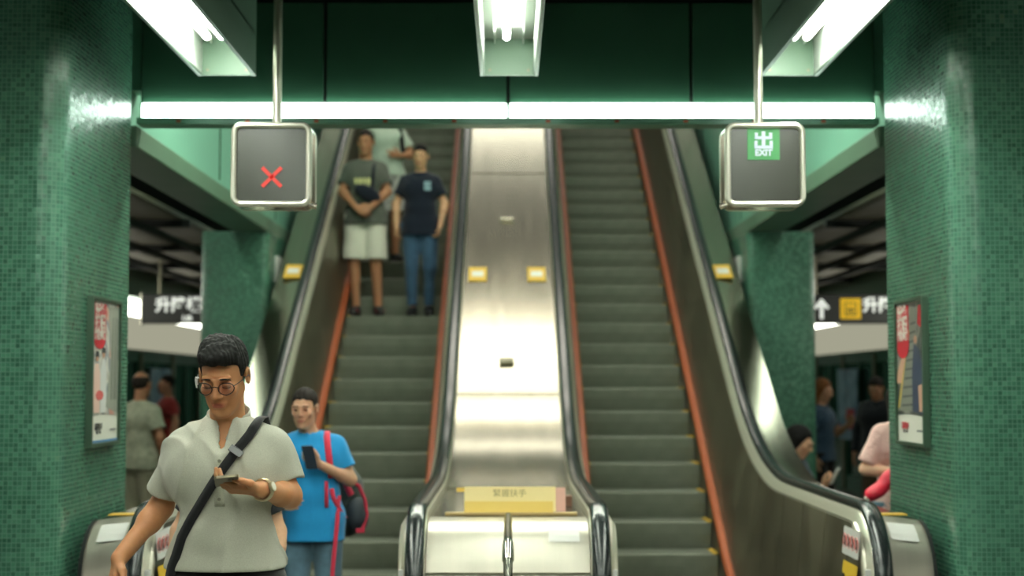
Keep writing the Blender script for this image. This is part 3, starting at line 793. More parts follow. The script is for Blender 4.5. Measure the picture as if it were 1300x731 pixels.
    pg(flag, 0.027, REDP, 'red_flag')
    rz = PI / 2 if s < 0 else -PI / 2
    for q, (tx, sz) in enumerate((('安全', 0.085), ('扶穩', 0.085), ('搭扶手梯', 0.045))):
        text(tx, sz, WHITE, t, (x - s * 0.0285, U((u0 + u1) / 2), Z0 + w + (0.925 - q * 0.085) * (Z1 - Z0 - 2 * w)), rot=(PI / 2, 0, rz), bold=0.003, sx=1.1)
    text('請握扶手', 0.035, REDP if s > 0 else INKD, t, (x - s * 0.0235, U(0.28), Z0 + w + 0.105 * (Z1 - Z0)), rot=(PI / 2, 0, rz), bold=0.001)
    text('站穩  小心', 0.02, INKD, t, (x - s * 0.0235, U(0.28), Z0 + w + 0.07 * (Z1 - Z0)), rot=(PI / 2, 0, rz))
    pg([(0.72, 0.078), (0.93, 0.078), (0.93, 0.090), (0.72, 0.090)], 0.0240, mat('grey_mark', (110, 110, 112), .5), 'small_mark')
    return t
poster(-1); poster(1)

# ------------------------------------------------------------------ bench beside the right escalator
bn = empty('bench', (2.42, 12.1, 0), 'steel bench beside the right escalator, under the seated woman', 'bench')
MB().box(2.18, 2.60, 11.2, 13.0, 0.338, 0.366).build('seat', STEEL, bn, bevel=0.01)
for y in (11.35, 12.8):
    MB().box(2.22, 2.26, y, y + 0.05, 0, 0.338).box(2.52, 2.56, y, y + 0.05, 0, 0.338).build('leg', STEELD, bn)
# ------------------------------------------------------------------ people: one smooth surface per body, grown from a distance field
def smin(a, b, k):
    h = np.maximum(k - np.abs(a - b), 0.0) / k
    return np.minimum(a, b) - h * h * k * 0.25

class Grid:
    def __init__(s, lo, hi, h):
        s.lo = np.array(lo, dtype=np.float32); s.h = h
        s.n = tuple(int(math.ceil((b - a) / h)) + 1 for a, b in zip(lo, hi))
        s.ax = [(s.lo[i] + h * np.arange(s.n[i])).astype(np.float32) for i in range(3)]
        s.d = np.full(s.n, 0.12, dtype=np.float32)
    def sub(s, lo, hi, m):
        sl, ax = [], []
        for i in range(3):
            a = max(0, int((lo[i] - m - s.lo[i]) / s.h)); b = min(s.n[i], int((hi[i] + m - s.lo[i]) / s.h) + 2)
            if a >= b: return None, None
            sl.append(slice(a, b)); sh = [1, 1, 1]; sh[i] = -1
            ax.append(s.ax[i][a:b].reshape(sh))
        return tuple(sl), ax
    def put(s, sl, d, k, mode):
        g = s.d[sl]
        if mode == 'u': s.d[sl] = smin(g, d, k) if k > 0 else np.minimum(g, d)
        else: s.d[sl] = -smin(-g, d, k)
    def cap(s, a, b, ra, rb, k=0.02, mode='u'):
        R = max(ra, rb); lo = [min(p, q) - R for p, q in zip(a, b)]; hi = [max(p, q) + R for p, q in zip(a, b)]
        sl, (x, y, z) = s.sub(lo, hi, k + 0.035)
        if sl is None: return s
        v = [float(q - p) for p, q in zip(a, b)]; vv = sum(c * c for c in v) or 1e-9
        px, py, pz = x - a[0], y - a[1], z - a[2]
        t = np.clip((px * v[0] + py * v[1] + pz * v[2]) / vv, 0, 1)
        d = np.sqrt((px - t * v[0]) ** 2 + (py - t * v[1]) ** 2 + (pz - t * v[2]) ** 2) - (ra + (rb - ra) * t)
        s.put(sl, d.astype(np.float32), k, mode); return s
    def ell(s, c, r, R=None, k=0.02, mode='u'):
        m = max(r); sl, (x, y, z) = s.sub([q - m for q in c], [q + m for q in c], k + 0.035)
        if sl is None: return s
        p = [x - c[0], y - c[1], z - c[2]]
        if R is not None:
            p = [p[0] * R[0][i] + p[1] * R[1][i] + p[2] * R[2][i] for i in range(3)]
        q = np.sqrt((p[0] / r[0]) ** 2 + (p[1] / r[1]) ** 2 + (p[2] / r[2]) ** 2)
        g = np.sqrt((p[0] / r[0] ** 2) ** 2 + (p[1] / r[1] ** 2) ** 2 + (p[2] / r[2] ** 2) ** 2) + 1e-6
        d = np.where(q < 0.3, -min(r) * 0.7, q * (q - 1) / g)
        s.put(sl, d.astype(np.float32), k, mode); return s
    def plane(s, p, n, k=0.004):
        """keep the side n points away from"""
        n = Vector(n).normalized()
        x, y, z = (s.ax[0].reshape(-1, 1, 1), s.ax[1].reshape(1, -1, 1), s.ax[2].reshape(1, 1, -1))
        d = (x - p[0]) * n.x + (y - p[1]) * n.y + (z - p[2]) * n.z
        s.d = -smin(-s.d, -d.astype(np.float32), k); return s
    def field(s, amp, f, seed, dirs=None, ridge=0.0):
        rs = np.random.RandomState(seed)
        x, y, z = (s.ax[0].reshape(-1, 1, 1), s.ax[1].reshape(1, -1, 1), s.ax[2].reshape(1, 1, -1))
        tot = 0
        for i in range(6):
            v = rs.normal(size=3); v /= np.linalg.norm(v)
            if dirs is not None: v = v * np.array(dirs)
            v = v * f * (0.6 + 0.9 * rs.rand()); w = rs.normal(size=3) * f * 0.3
            ph = rs.rand() * 6.28
            q = np.sin(x * w[0] + y * w[1] + z * w[2] + ph) * 1.4
            a = np.sin(x * v[0] + y * v[1] + z * v[2] + ph + q)
            if ridge and i % 2 == 0:
                m = np.clip(np.sin(x * w[1] * 1.5 + y * w[2] + z * w[0] * 1.5 + ph * 2), 0, 1)
                a = a * .4 - ridge * m * np.clip(1 - np.abs(a) * 2.2, 0, 1) ** 1.5 * 2
            tot = tot + a
        return (tot * (amp / 3.0)).astype(np.float32)
    def wob(s, amp, f, seed, dirs=None, ridge=0.0):
        s.d = s.d + s.field(amp, f, seed, dirs, ridge); return s
    def mesh(s, name, mats, parent=None, color=None):
        d = s.d; nx, ny, nz = d.shape
        neg = d < 0
        cnt = np.zeros((nx - 1, ny - 1, nz - 1), dtype=np.int8)
        for i in (0, 1):
            for j in (0, 1):
                for k in (0, 1):
                    cnt += neg[i:nx - 1 + i, j:ny - 1 + j, k:nz - 1 + k]
        act = (cnt > 0) & (cnt < 8)
        I, J, K = np.nonzero(act)
        idx = np.full(act.shape, -1, dtype=np.int64); idx[I, J, K] = np.arange(len(I))
        pos = np.zeros((len(I), 3)); num = np.zeros(len(I))
        cs = [(i, j, k) for i in (0, 1) for j in (0, 1) for k in (0, 1)]
        for a in cs:
            for b in cs:
                if sum(b) - sum(a) != 1 or any(q < p for p, q in zip(a, b)): continue
                da = d[I + a[0], J + a[1], K + a[2]]; db = d[I + b[0], J + b[1], K + b[2]]
                m = (da < 0) != (db < 0)
                t = np.where(m, da / np.where(m, da - db, 1), 0)
                for c in range(3):
                    pos[:, c] += np.where(m, a[c] + t * (b[c] - a[c]), 0)
                num += m
        pos /= num[:, None]
        pos = (np.stack([I, J, K], 1) + pos) * s.h + s.lo
        quads = []
        for ax in range(3):
            sl0 = [slice(None)] * 3; sl1 = [slice(None)] * 3
            sl0[ax] = slice(0, -1); sl1[ax] = slice(1, None)
            A, B = neg[tuple(sl0)], neg[tuple(sl1)]
            for flip in (False, True):
                e = (A & ~B) if not flip else (~A & B)
                p = np.stack(np.nonzero(e), 1)
                o1, o2 = (ax + 1) % 3, (ax + 2) % 3
                ok = (p[:, o1] > 0) & (p[:, o2] > 0) & (p[:, o1] < d.shape[o1] - 1) & (p[:, o2] < d.shape[o2] - 1)
                p = p[ok]
                q = []
                for (u, v) in ((-1, -1), (0, -1), (0, 0), (-1, 0)):
                    r = p.copy(); r[:, o1] += u; r[:, o2] += v; q.append(idx[r[:, 0], r[:, 1], r[:, 2]])
                q = np.stack(q if not flip else q[::-1], 1)
                quads.append(q)
        F = np.concatenate(quads)
        me = bpy.data.meshes.new(name)
        me.vertices.add(len(pos)); me.vertices.foreach_set('co', pos.astype(np.float32).ravel())
        me.loops.add(F.size); me.loops.foreach_set('vertex_index', F.astype(np.int32).ravel())
        me.polygons.add(len(F)); me.polygons.foreach_set('loop_start', (np.arange(len(F)) * 4).astype(np.int32))
        me.update(calc_edges=True); me.validate()
        me.polygons.foreach_set('use_smooth', np.ones(len(me.polygons), dtype=bool))
        if color is not None:
            c = color(pos); at = me.color_attributes.new('Col', 'FLOAT_COLOR', 'POINT')
            rgba = np.ones((len(pos), 4), dtype=np.float32); rgba[:, :3] = c
            at.data.foreach_set('color', rgba.ravel())
        me.materials.append(mats)
        o = bpy.data.objects.new(name, me); COL.objects.link(o)
        if parent is not None: o.parent = parent
        return o
    def front(s, x, z, frm='y'):
        """first surface met going +y at (x, z)"""
        i = int(round((x - s.lo[0]) / s.h)); k = int(round((z - s.lo[2]) / s.h))
        col = s.d[min(max(i, 0), s.n[0] - 1), :, min(max(k, 0), s.n[2] - 1)]
        w = np.nonzero(col < 0)[0]
        return None if len(w) == 0 else float(s.ax[1][w[0]])

def rot_mat(pitch, yaw, roll):
    return Matrix.Rotation(yaw, 3, 'Z') @ Matrix.Rotation(pitch, 3, 'X') @ Matrix.Rotation(roll, 3, 'Y')

def fcol(c): return np.array(srgb(*c)[:3], dtype=np.float32)

SKIN = mat('skin', (200, 150, 118), 0.5, spec=0.35, attr='Col', noise=0.05, nscale=60, bump=0.06, bscale=350)
SKIN.node_tree.nodes['Principled BSDF'].inputs['Subsurface Weight'].default_value = 0.08
SKIN.node_tree.nodes['Principled BSDF'].inputs['Subsurface Scale'].default_value = 0.01
def cloth(name, col, n=0.08, ns=180, rough=0.85, bump=0.25, bs=900, attr=None):
    return mat(name, col, rough, spec=0.2, noise=n, nscale=ns, bump=bump, bscale=bs, attr=attr, sheen=0.2)

J0 = dict(neck=(0, .015, 1.445), head=(0, -.025, 1.605),
          sh_r=(-.175, .012, 1.40), el_r=(-.235, .03, 1.13), wr_r=(-.25, -.04, .885), hd_r=(-.02, -.25, -1), hn_r=(1, -.1, 0), 
          sh_l=(.175, .012, 1.40), el_l=(.235, .03, 1.13), wr_l=(.25, -.04, .885), hd_l=(.02, -.25, -1), hn_l=(-1, -.1, 0),
          hip_r=(-.088, .01, .91), kn_r=(-.10, -.015, .49), an_r=(-.105, .03, .085), ft_r=(-.125, -.12, .03),
          hip_l=(.088, .01, .91), kn_l=(.10, -.015, .49), an_l=(.105, .03, .085), ft_l=(.125, -.12, .03),
          chest=(0, .0, 1.27), waist=(0, .0, 1.08), pelvis=(0, .01, .94))

def person(label, loc, rz=0.0, H=1.72, h=0.007, J={}, skin=(204, 156, 124), lip=(168, 92, 84), head=(0.0, 0.0, 0.0), build=1.0,
           shirt=None, trousers=None, shoes=(30, 30, 32), hair=(26, 22, 20), hairstyle='short', curl=(0.35, 0.35), eyes=True, gaze_down=False,
           name='person', thumbs=(0.5, 0.5), group=None, hscale=1.0):
    s = H / 1.72
    root = empty(name, loc, label, 'person', group, rz)
    j = dict(J0); j.update(J)
    if 'sh_r' not in J:
        j['sh_r'] = (-.152, .012, 1.360); j['sh_l'] = (.152, .012, 1.360)
    def V(k): return Vector(j[k]) * s
    def D(k): return Vector(j[k]).normalized()
    HR = rot_mat(*head)
    hc = V('head')
    hs = s * hscale
    def hp(x, y, z): return tuple(hc + HR @ (Vector((x, y, z)) * hs))
    RT = [[HR[r][c] for c in range(3)] for r in range(3)]
    pts = [V(k) for k in j if k[:2] not in ('hd', 'hn')]
    m = 0.24
    lo = [min(p[i] for p in pts) - m for i in range(3)]; hi = [max(p[i] for p in pts) + m for i in range(3)]
    lo[2] = min(p[2] for p in pts) - 0.06
    B = s * build
    # ---- body
    g = Grid(lo, hi, h)
    def torso(g, e, k=0.05):
        for (key, hw, r, dz) in (('pelvis', .075, .098, -.02), ('waist', .050, .096, 0), ('chest', .075, .108, 0), ('chest', .076, .090, .045)):
            c = V(key) + Vector((0, 0, dz * s)); g.cap(c - Vector((hw * B, 0, 0)), c + Vector((hw * B, 0, 0)), r * B + e, r * B + e, k)
        g.cap(V('pelvis'), V('waist'), .10 * B + e, .098 * B + e, k); g.cap(V('waist'), V('chest'), .10 * B + e, .105 * B + e, k)
        for q in 'rl':
            g.cap(V('sh_' + q) * .9 + (V('neck') - Vector((0, 0, .05 * s))) * .1, V('neck') - Vector((0, 0, .040 * s)), .042 * B + e * .8, .052 * B + e * .8, k)
    torso(g, 0.0)
    g.cap(V('neck') - Vector((0, 0, .06 * s)), Vector(hp(0, .02, -.045)), .056 * s, .052 * s, .03)
    for q, sg in (('r', -1), ('l', 1)):
        a, b, c = V('sh_' + q), V('el_' + q), V('wr_' + q)
        g.cap(a, b, .050 * B, .038 * B, .03); g.cap(b, c, .040 * B, .026 * s, .02)
        mid = b * .72 + c * .28; g.cap(b, mid, .036 * B, .043 * B, .02)
        a, b, c = V('hip_' + q), V('kn_' + q), V('an_' + q)
        g.cap(a, b, .086 * B, .056 * B, .04); g.cap(b, c, .054 * B, .036 * s, .02)
        bk = Vector((0, .018 * s, 0)); g.cap(b * .8 + c * .2 + bk, b * .55 + c * .45 + bk, .045 * B, .040 * B, .02)
        g.cap(c + Vector((0, .02, -.035 * s)), V('ft_' + q), .032 * s, .028 * s, .02)
        # hand
        w, d, n = V('wr_' + q), D('hd_' + q), D('hn_' + q)
        n = (n - d * n.dot(d)).normalized(); side = d.cross(n) * (1 if q == 'r' else -1)     # towards the thumb
        cu = curl[0 if q == 'r' else 1]; fr = .0085 * s
        for f, (so, L, kl) in enumerate(((.027, .072, .9), (.009, .080, 1.0), (-.010, .074, 1.08), (-.028, .058, 1.2))):
            kn = w + (d * .088 + side * so - d * abs(so - .009) * .25) * s
            g.cap(w + (d * .012 + side * so * .55) * s, kn, .0135 * s, .0115 * s, .010)
            p = kn; ang = 0
            for seg, (fl, tw) in enumerate(((.46, .55), (.30, 1.0), (.24, .8))):
                ang += cu * tw * kl
                dd = (d * math.cos(ang) + n * math.sin(ang)) + side * (so * 2.0)
                q2 = p + dd.normalized() * L * fl * s
                g.cap(p, q2, fr * (1 - seg * .09), fr * (.93 - seg * .09), .003 if seg else .006); p = q2
        tb = w + (d * .022 + side * .020) * s; th = thumbs[0 if q == 'r' else 1]
        t1 = tb + (d * .55 + side * .75 + n * .35 * th).normalized() * .040 * s
        t2 = t1 + (d * .85 + side * .35 + n * .55 * th).normalized() * .030 * s
        t3 = t2 + (d * .95 + side * .05 + n * .6 * th).normalized() * .024 * s
        g.cap(w + d * .01 * s, t1, .014 * s, .0125 * s, .010); g.cap(t1, t2, .0115 * s, .0100 * s, .004); g.cap(t2, t3, .0098 * s, .0085 * s, .004)
    # head
    def E(c, r, k, mode='u'): g.ell(hp(*c), [q * hs for q in r], RT, k, mode)
    def Cp(a, b, ra, rb, k, mode='u'): g.cap(hp(*a), hp(*b), ra * hs, rb * hs, k, mode)
    E((0, .018, .035), (.070, .090, .081), .01)
    E((0, -.028, -.035), (.056, .066, .081), .03)
    Cp((0, -.066, -.098), (0, -.060, -.094), .021, .021, .02)
    for x in (-1, 1):
        Cp((x * .047, .0, -.042), (x * .016, -.058, -.096), .017, .015, .02)
        E((x * .040, -.064, -.020), (.019, .018, .017), .02)
        Cp((x * .040, -.080, .027), (x * .012, -.090, .024), .0085, .009, .012)
        E((x * .032, -.100, .004), (.017, .012, .012), .012, 's')
        E((x * .031, -.0795, .005), (.0145, .0125, .0125), .003)
        E((x * .012, -.100, -.031), (.0085, .009, .0075), .006)
        E((x * .077, .012, -.003), (.009, .020, .031), .006)
        E((x * .083, .006, -.002), (.006, .011, .018), .004, 's')
    Cp((0, -.091, .014), (0, -.111, -.026), .0085, .0115, .010)
    Cp((-.019, -.086, -.058), (.019, -.086, -.058), .0065, .0065, .006)
    Cp((-.010, -.091, -.0575), (.010, -.091, -.0575), .0065, .0065, .006)
    Cp((-.014, -.086, -.069), (.014, -.086, -.069), .0085, .0085, .006)
    Cp((-.022, -.0955, -.0635), (.022, -.0955, -.0635), .0016, .0016, .002, 's')
    ca, cl = fcol(skin), fcol(lip)
    HRn = np.array(RT); hcn = np.array(hc)
    def scol(p):
        q = (p - hcn) @ HRn / hs
        c = np.tile(ca, (len(p), 1))
        w = np.exp(-((q[:, 0] / .022) ** 4) - ((q[:, 2] + .064) / .0095) ** 4) * (q[:, 1] < -.070)
        c = c * (1 - w[:, None] * .8) + cl * w[:, None] * .8
        w = np.exp(-((np.abs(q[:, 0]) - .045) / .02) ** 2 - ((q[:, 2] + .03) / .025) ** 2) * (q[:, 1] < -.04) * .25
        return c * (1 - w[:, None]) + (c * np.array([1.12, .86, .84])) * w[:, None]
    g.mesh('body', SKIN, root, scol)
    body = g
    # ---- eyes and brows
    if eyes:
        for x in (-1, 1):
            e = MB()
            if gaze_down:
                e.tube([hp(x * (.0315 + u * .0135), -.0925 + .005 * u * u + .001, -.0035 - .002 * (1 - u * u)) for u in (-1, -.6, -.2, .2, .6, 1)], .0012 * hs, 6)
            else:
                e.tube([hp(x * (.0315 + u * .0115), -.0925 + .004 * u * u, .0045) for u in (-1, -.5, 0, .5, 1)], [.0012 * hs, .003 * hs, .0038 * hs, .003 * hs, .0012 * hs], 8)
            e.build('eye', HAIRM(hair if gaze_down else (24, 18, 16)), root, smooth=True, local=True)
            MB().tube([hp(x * (.030 + u * .019), -.0965 + .010 * (u * .5 + .5) ** 2, .0235 + .003 * (1 - u * u) - .002 * u) for u in (-1, -.6, -.2, .2, .6, 1)], [.0012 * hs, .0026 * hs, .003 * hs, .0028 * hs, .0022 * hs, .001 * hs], 6).build('eyebrow', HAIRM(hair), root, smooth=True, local=True)
    # ---- hair
    if hairstyle:
        a = hp(0, .02, .05)
        gg = Grid([q - .19 * hs for q in a], [q + .19 * hs for q in a], min(h, .004)) if hairstyle != 'long' else Grid([a[0] - .2, a[1] - .2, a[2] - .45], [a[0] + .2, a[1] + .22, a[2] + .2], h)
        if hairstyle == 'bald':
            gg.ell(hp(0, .022, .030), [q * hs for q in (.0765, .094, .080)], RT, .01)
        elif hairstyle == 'long':
            gg.ell(hp(0, .022, .042), [q * hs for q in (.079, .099, .087)], RT, .01)
            gg.cap(hp(0, .055, .0), hp(0, .075, -.22), .078 * hs, .06 * hs, .05)
            for x in (-1, 1): gg.cap(hp(x * .066, .01, .02), hp(x * .07, .02, -.16), .03 * hs, .026 * hs, .03)
        else:
            gg.ell(hp(0, .022, .042), [q * hs for q in (.077, .098, .087)], RT, .01)
            if hairstyle == 'crop':
                gg.ell(hp(-.004, -.034, .088), [q * hs for q in (.060, .064, .036)], RT, .03)
                gg.ell(hp(-.014, -.006, .102), [q * hs for q in (.044, .056, .032)], RT, .025)
        x, y, z = (gg.ax[0].reshape(-1, 1, 1), gg.ax[1].reshape(1, -1, 1), gg.ax[2].reshape(1, 1, -1))
        p = [(x - hc[0]), (y - hc[1]), (z - hc[2])]
        q = [(p[0] * RT[0][i] + p[1] * RT[1][i] + p[2] * RT[2][i]) / hs for i in range(3)]
        if hairstyle == 'crop':
            zz = np.sin(q[0] * 260 + np.sin(q[1] * 90) * 2) * np.sin(q[1] * 210 + q[0] * 60) * .0030 * (q[2] > .03) + np.sin(q[0] * 75 + np.sin(q[1] * 60) * 2) * np.sin(q[1] * 55) * .0038 * np.clip((q[2] - .05) * 20, 0, 1)
        else:
            zz = np.sin(q[0] * 190 + np.sin(q[2] * 70)) * .0018
        gg.d = gg.d + zz.astype(np.float32)
        if hairstyle == 'long':
            line = np.interp(q[1], [-.1, -.055, -.03, -.01, .1], [.062, .062, -.02, -.40, -.5])
        elif hairstyle == 'bald':
            line = np.interp(q[1], [-.1, -.03, .0, .04, .1], [.2, .2, .0, -.05, -.07])
            line = np.where(q[2] > .075, 9.0, line)
        else:
            line = np.interp(q[1], [-.1, -.062, -.050, -.028, -.022, .005, .03, .1], [.066, .064, .058, .045, -.012, .000, -.045, -.075])
        if hairstyle in ('short', 'crop'): line = line + np.sin(q[0] * 150) * .003
        gg.d = -smin(-gg.d, -((line - q[2]) * hs * 0.8).astype(np.float32), .006)
        gg.mesh('hair', HAIRM(hair), root)
    # ---- clothing
    out = dict(root=root, hp=hp, V=V, s=s, body=body, HR=HR)
    if shirt:
        hem, fr = shirt.get('hem', .86), shirt.get('sleeve', .62)
        lo2 = [lo[0], lo[1], hem * s - .05]
        G = Grid(lo2, [hi[0], hi[1], j['neck'][2] * s + .08], shirt.get('h', h))
        e = .016 * s + shirt.get('loose', 0)
        torso(G, e, .05)
        hz = Vector((0, 0, (hem - .02) * s)); pv = V('pelvis')
        for x in (-1, 1):
            G.cap((x * .064 * B + pv.x, pv.y, pv.z), (x * .064 * B + pv.x, pv.y, hz.z), .100 * B + e * .9, .103 * B + e, .05)
        G.cap((-.064 * B + pv.x, pv.y, hz.z), (.064 * B + pv.x, pv.y, hz.z), .103 * B + e, .103 * B + e, .05)
        S = Grid(lo2, [hi[0], hi[1], j['neck'][2] * s + .08], shirt.get('h', h))
        S.d = S.d * 0 + .12
        C = Grid(lo2, [hi[0], hi[1], j['neck'][2] * s + .08], shirt.get('h', h))
        sr = shirt.get('sr', .064)
        for q in 'rl':
            a, b, c = V('sh_' + q), V('el_' + q), V('wr_' + q)
            if fr <= 1:
                en = a + (b - a) * fr; far = a + (b - a) * min(1.0, fr + .2)
                tmp = Grid(lo2, [hi[0], hi[1], j['neck'][2] * s + .08], S.h)
                tmp.cap(a, far, .054 * B, sr * B, .01); full = tmp.d.copy()
                tmp.plane(en, (b - a)); S.d = np.minimum(S.d, tmp.d); C.d = np.minimum(C.d, full)
            else:
                en = b + (c - b) * (fr - 1)
                for gq in (S, C): gq.cap(a, b, .060 * B, .054 * B, .02); gq.cap(b, en, .054 * B, .042 * B, .02)
        G.d += 0; kk = shirt.get('k', .035)
        nf = G.field(shirt.get('wob', .004), shirt.get('wf', 22), shirt.get('seed', 3), (1, 1, .6), shirt.get('ridge', .8))
        full = smin(G.d, C.d, kk) + nf
        tors = G.d.copy(); G.d = smin(tors, S.d, kk) + nf
        G.plane((0, 0, hem * s), (0, 0, -1))
        nk = V('neck')
        nr = shirt.get('neck_r', .062) * s
        up = Vector(hp(0, .02, -.045)) - nk
        Nk = Grid(lo2, [hi[0], hi[1], j['neck'][2] * s + .08], G.h)
        Nk.cap(nk + Vector((0, -.004, -.045 * s)), nk + Vector((0, -.01, .10)), nr, nr * 1.08, .001)
        if shirt.get('vneck'):
            Nk.cap(nk + Vector((0, -.07, .03)), nk + Vector((0, -.125, -shirt['vneck'])), .030, .002, .003)
        G.d = np.maximum(G.d, -Nk.d)
        inner = full + .011
        G.d = np.maximum(G.d, -inner)
        G.mesh('shirt', shirt['mat'], root, shirt.get('color'))
        out['shirt'] = G
        if shirt.get('collar'):
            K = Grid([nk.x - .13, nk.y - .17, nk.z - .12], [nk.x + .13, nk.y + .14, nk.z + .07], .0035)
            K.cap(nk + Vector((0, .010, -.05 * s)), nk + Vector((0, -.006, .06)), nr + .010, nr + .004, .001)
            K.plane(nk + Vector((0, -.05, .014)), (0, .42, 1) if False else (0, -.42, 1)); K.plane(nk + Vector((0, -.04, -.06)), (0, .30, -1))
            I = Grid([nk.x - .13, nk.y - .17, nk.z - .12], [nk.x + .13, nk.y + .14, nk.z + .07], .0035)
            I.cap(nk + Vector((0, .010, -.05 * s)), nk + Vector((0, -.006, .06)), nr + .0035, nr - .0025, .001)
            I.cap(nk + Vector((0, -.09, .06)), nk + Vector((0, -.09, -.06)), .030, .012, .001)
            K.d = np.maximum(K.d, -I.d); K.mesh('collar', shirt['mat'], root, shirt.get('color'))
    if trousers:
        T = Grid([lo[0], lo[1], lo[2]], [hi[0], hi[1], 1.05 * s + (j['pelvis'][2] - .94) * s], h)
        e = .016 * s; lz = trousers.get('end', 1.0); lw = trousers.get('leg', 0.0)
        pv = V('pelvis')
        T.cap((pv.x - .075 * B, pv.y, pv.z), (pv.x + .075 * B, pv.y, pv.z), .103 * B + e, .103 * B + e, .05)
        T.cap((pv.x - .075 * B, pv.y, pv.z + .05 * s), (pv.x + .075 * B, pv.y, pv.z + .05 * s), .098 * B + e, .098 * B + e, .03)
        Q = []
        for q in 'rl':
            a, b, c = V('hip_' + q), V('kn_' + q), V('an_' + q)
            if lz <= 1:
                en = a + (b - a) * lz
                T.cap(a, a + (b - a) * (lz + .12), .098 * B + e * .6, .072 * B + e * .6 + lw, .05); Q.append((en, (b - a).normalized()))
            else:
                en = b + (c - b) * (lz - 1)
                T.cap(a, b, .097 * B + e * .6, .064 * B + e * .5 + lw * .6, .05); T.cap(b, b + (c - b) * (lz - 1 + .05), .063 * B + e * .5 + lw * .6, .050 * B + lw, .02); Q.append((en, (c - b).normalized()))
        T.wob(trousers.get('wob', .003), 26, 11, (1, 1, 1))
        inn = T.d + .010
        x, y, z = (T.ax[0].reshape(-1, 1, 1), T.ax[1].reshape(1, -1, 1), T.ax[2].reshape(1, 1, -1))
        for en, dv_ in Q:
            pl = (x - en.x) * dv_.x + (y - en.y) * dv_.y + (z - en.z) * dv_.z
            lim = ((x - en.x) ** 2 + (y - en.y) ** 2 + (z - en.z) ** 2) < .2 ** 2
            side = (x * (1 if en.x > pv.x else -1) > pv.x * (1 if en.x > pv.x else -1) - .0)
            T.d = np.where(lim & side & (pl > T.d), pl.astype(np.float32), T.d)
        T.plane((0, 0, pv.z + trousers.get('top', .0) * s), (0, 0, 1))
        T.d = np.maximum(T.d, -inn)
        T.mesh('trousers', trousers['mat'], root, trousers.get('color'))
    if shoes:
        sm = mat('shoe_leather', shoes, 0.6)
        for q in 'rl':
            c, f = V('an_' + q), V('ft_' + q)
            zb = min(f.z, c.z) - .03 * s
            dr = (f - c); dr.z = 0; dr = dr.normalized() if dr.length > .01 else Vector((0, -1, 0))
            Z = Grid([min(c.x, f.x) - .16, min(c.y, f.y) - .16, f.z - .05], [max(c.x, f.x) + .16, max(c.y, f.y) + .16, c.z + .06], max(.005, h * .8))
            Z.cap(c - dr * .045 * s + Vector((0, 0, -.045 * s)), f + dr * .02 * s, .038 * s, .036 * s, .02)
            Z.cap(c + Vector((0, 0, -.02 * s)), c + Vector((0, 0, .012 * s)), .044 * s, .043 * s, .02)
            Z.plane((0, 0, f.z - .026 * s), (0, 0, -1)); Z.plane((0, 0, c.z + .01), (0, 0, 1))
            Z.mesh('shoe', sm, root)
    return out

_hm = {}
def HAIRM(c):
    if c not in _hm: _hm[c] = mat('hair_dark', c, 0.75, spec=0.2, noise=0.3, nscale=140, bump=0.35, bscale=420, stretch=(1, .25, 1))
    return _hm[c]

def slab(root, c, ax, ay, az, w, l, t, m, name, r=0.008):
    """rounded slab, w along ax, l along ay, t along az; local coordinates"""
    ax, ay, az = Vector(ax).normalized(), Vector(ay).normalized(), Vector(az).normalized(); c = Vector(c)
    pts = [c + ax * a + ay * b - az * t / 2 for a, b in rrect(w, l, r, 4)]
    return MB().extr(pts, az * t).build(name, m, root, local=True, bevel=0.0012)
# ------------------------------------------------------------------ the people in the picture
def place(px, Y): return (px - 645) / 1950.0 * Y

# --- man in the foreground reading his phone
MX, MY = -0.873, 4.80
GREYS = cloth('grey_marl_cotton', (176, 176, 160), n=0.10, ns=350, bump=0.3, bs=500)
DARKT = cloth('black_trousers', (26, 26, 26))
WHM = mat('white_plastic', (232, 232, 226), 0.3)
r = person('young man in a grey short sleeved henley and glasses looking down at his phone', (MX, MY, 0), 0.0, 1.72, 0.0042,
           J=dict(neck=(0, .02, 1.435), head=(-.003, -.062, 1.577),
                  sh_r=(-.140, .015, 1.355), el_r=(-.222, .085, 1.165), wr_r=(-.315, -.06, 1.02), hd_r=(-.15, -.35, -.95), hn_r=(.8, .5, 0),
                  sh_l=(.140, .015, 1.355), el_l=(.192, .02, 1.205), wr_l=(.135, -.195, 1.238), hd_l=(-.92, -.42, .10), hn_l=(-.15, .25, .95),
                  kn_r=(-.10, -.10, .50), an_r=(-.11, -.13, .09), ft_r=(-.12, -.28, .03), kn_l=(.10, .05, .49), an_l=(.11, .22, .10), ft_l=(.12, .08, .03)),
           skin=(184, 128, 88), lip=(162, 76, 68), head=(0.40, -0.08, 0.0), build=0.89, hscale=.95, hair=(20, 20, 18), hairstyle='crop', curl=(0.30, 0.62), thumbs=(0.4, 0.15), gaze_down=True,
           shirt=dict(mat=GREYS, hem=.985, sleeve=.72, loose=.008, collar=True, vneck=.10, sr=.066, wob=.009, wf=24, neck_r=.062, seed=12, h=.0046, ridge=1.5),
           trousers=dict(mat=DARKT, end=1.9, leg=.012, top=.085))
root, hp, SH = r['root'], r['hp'], r['shirt']
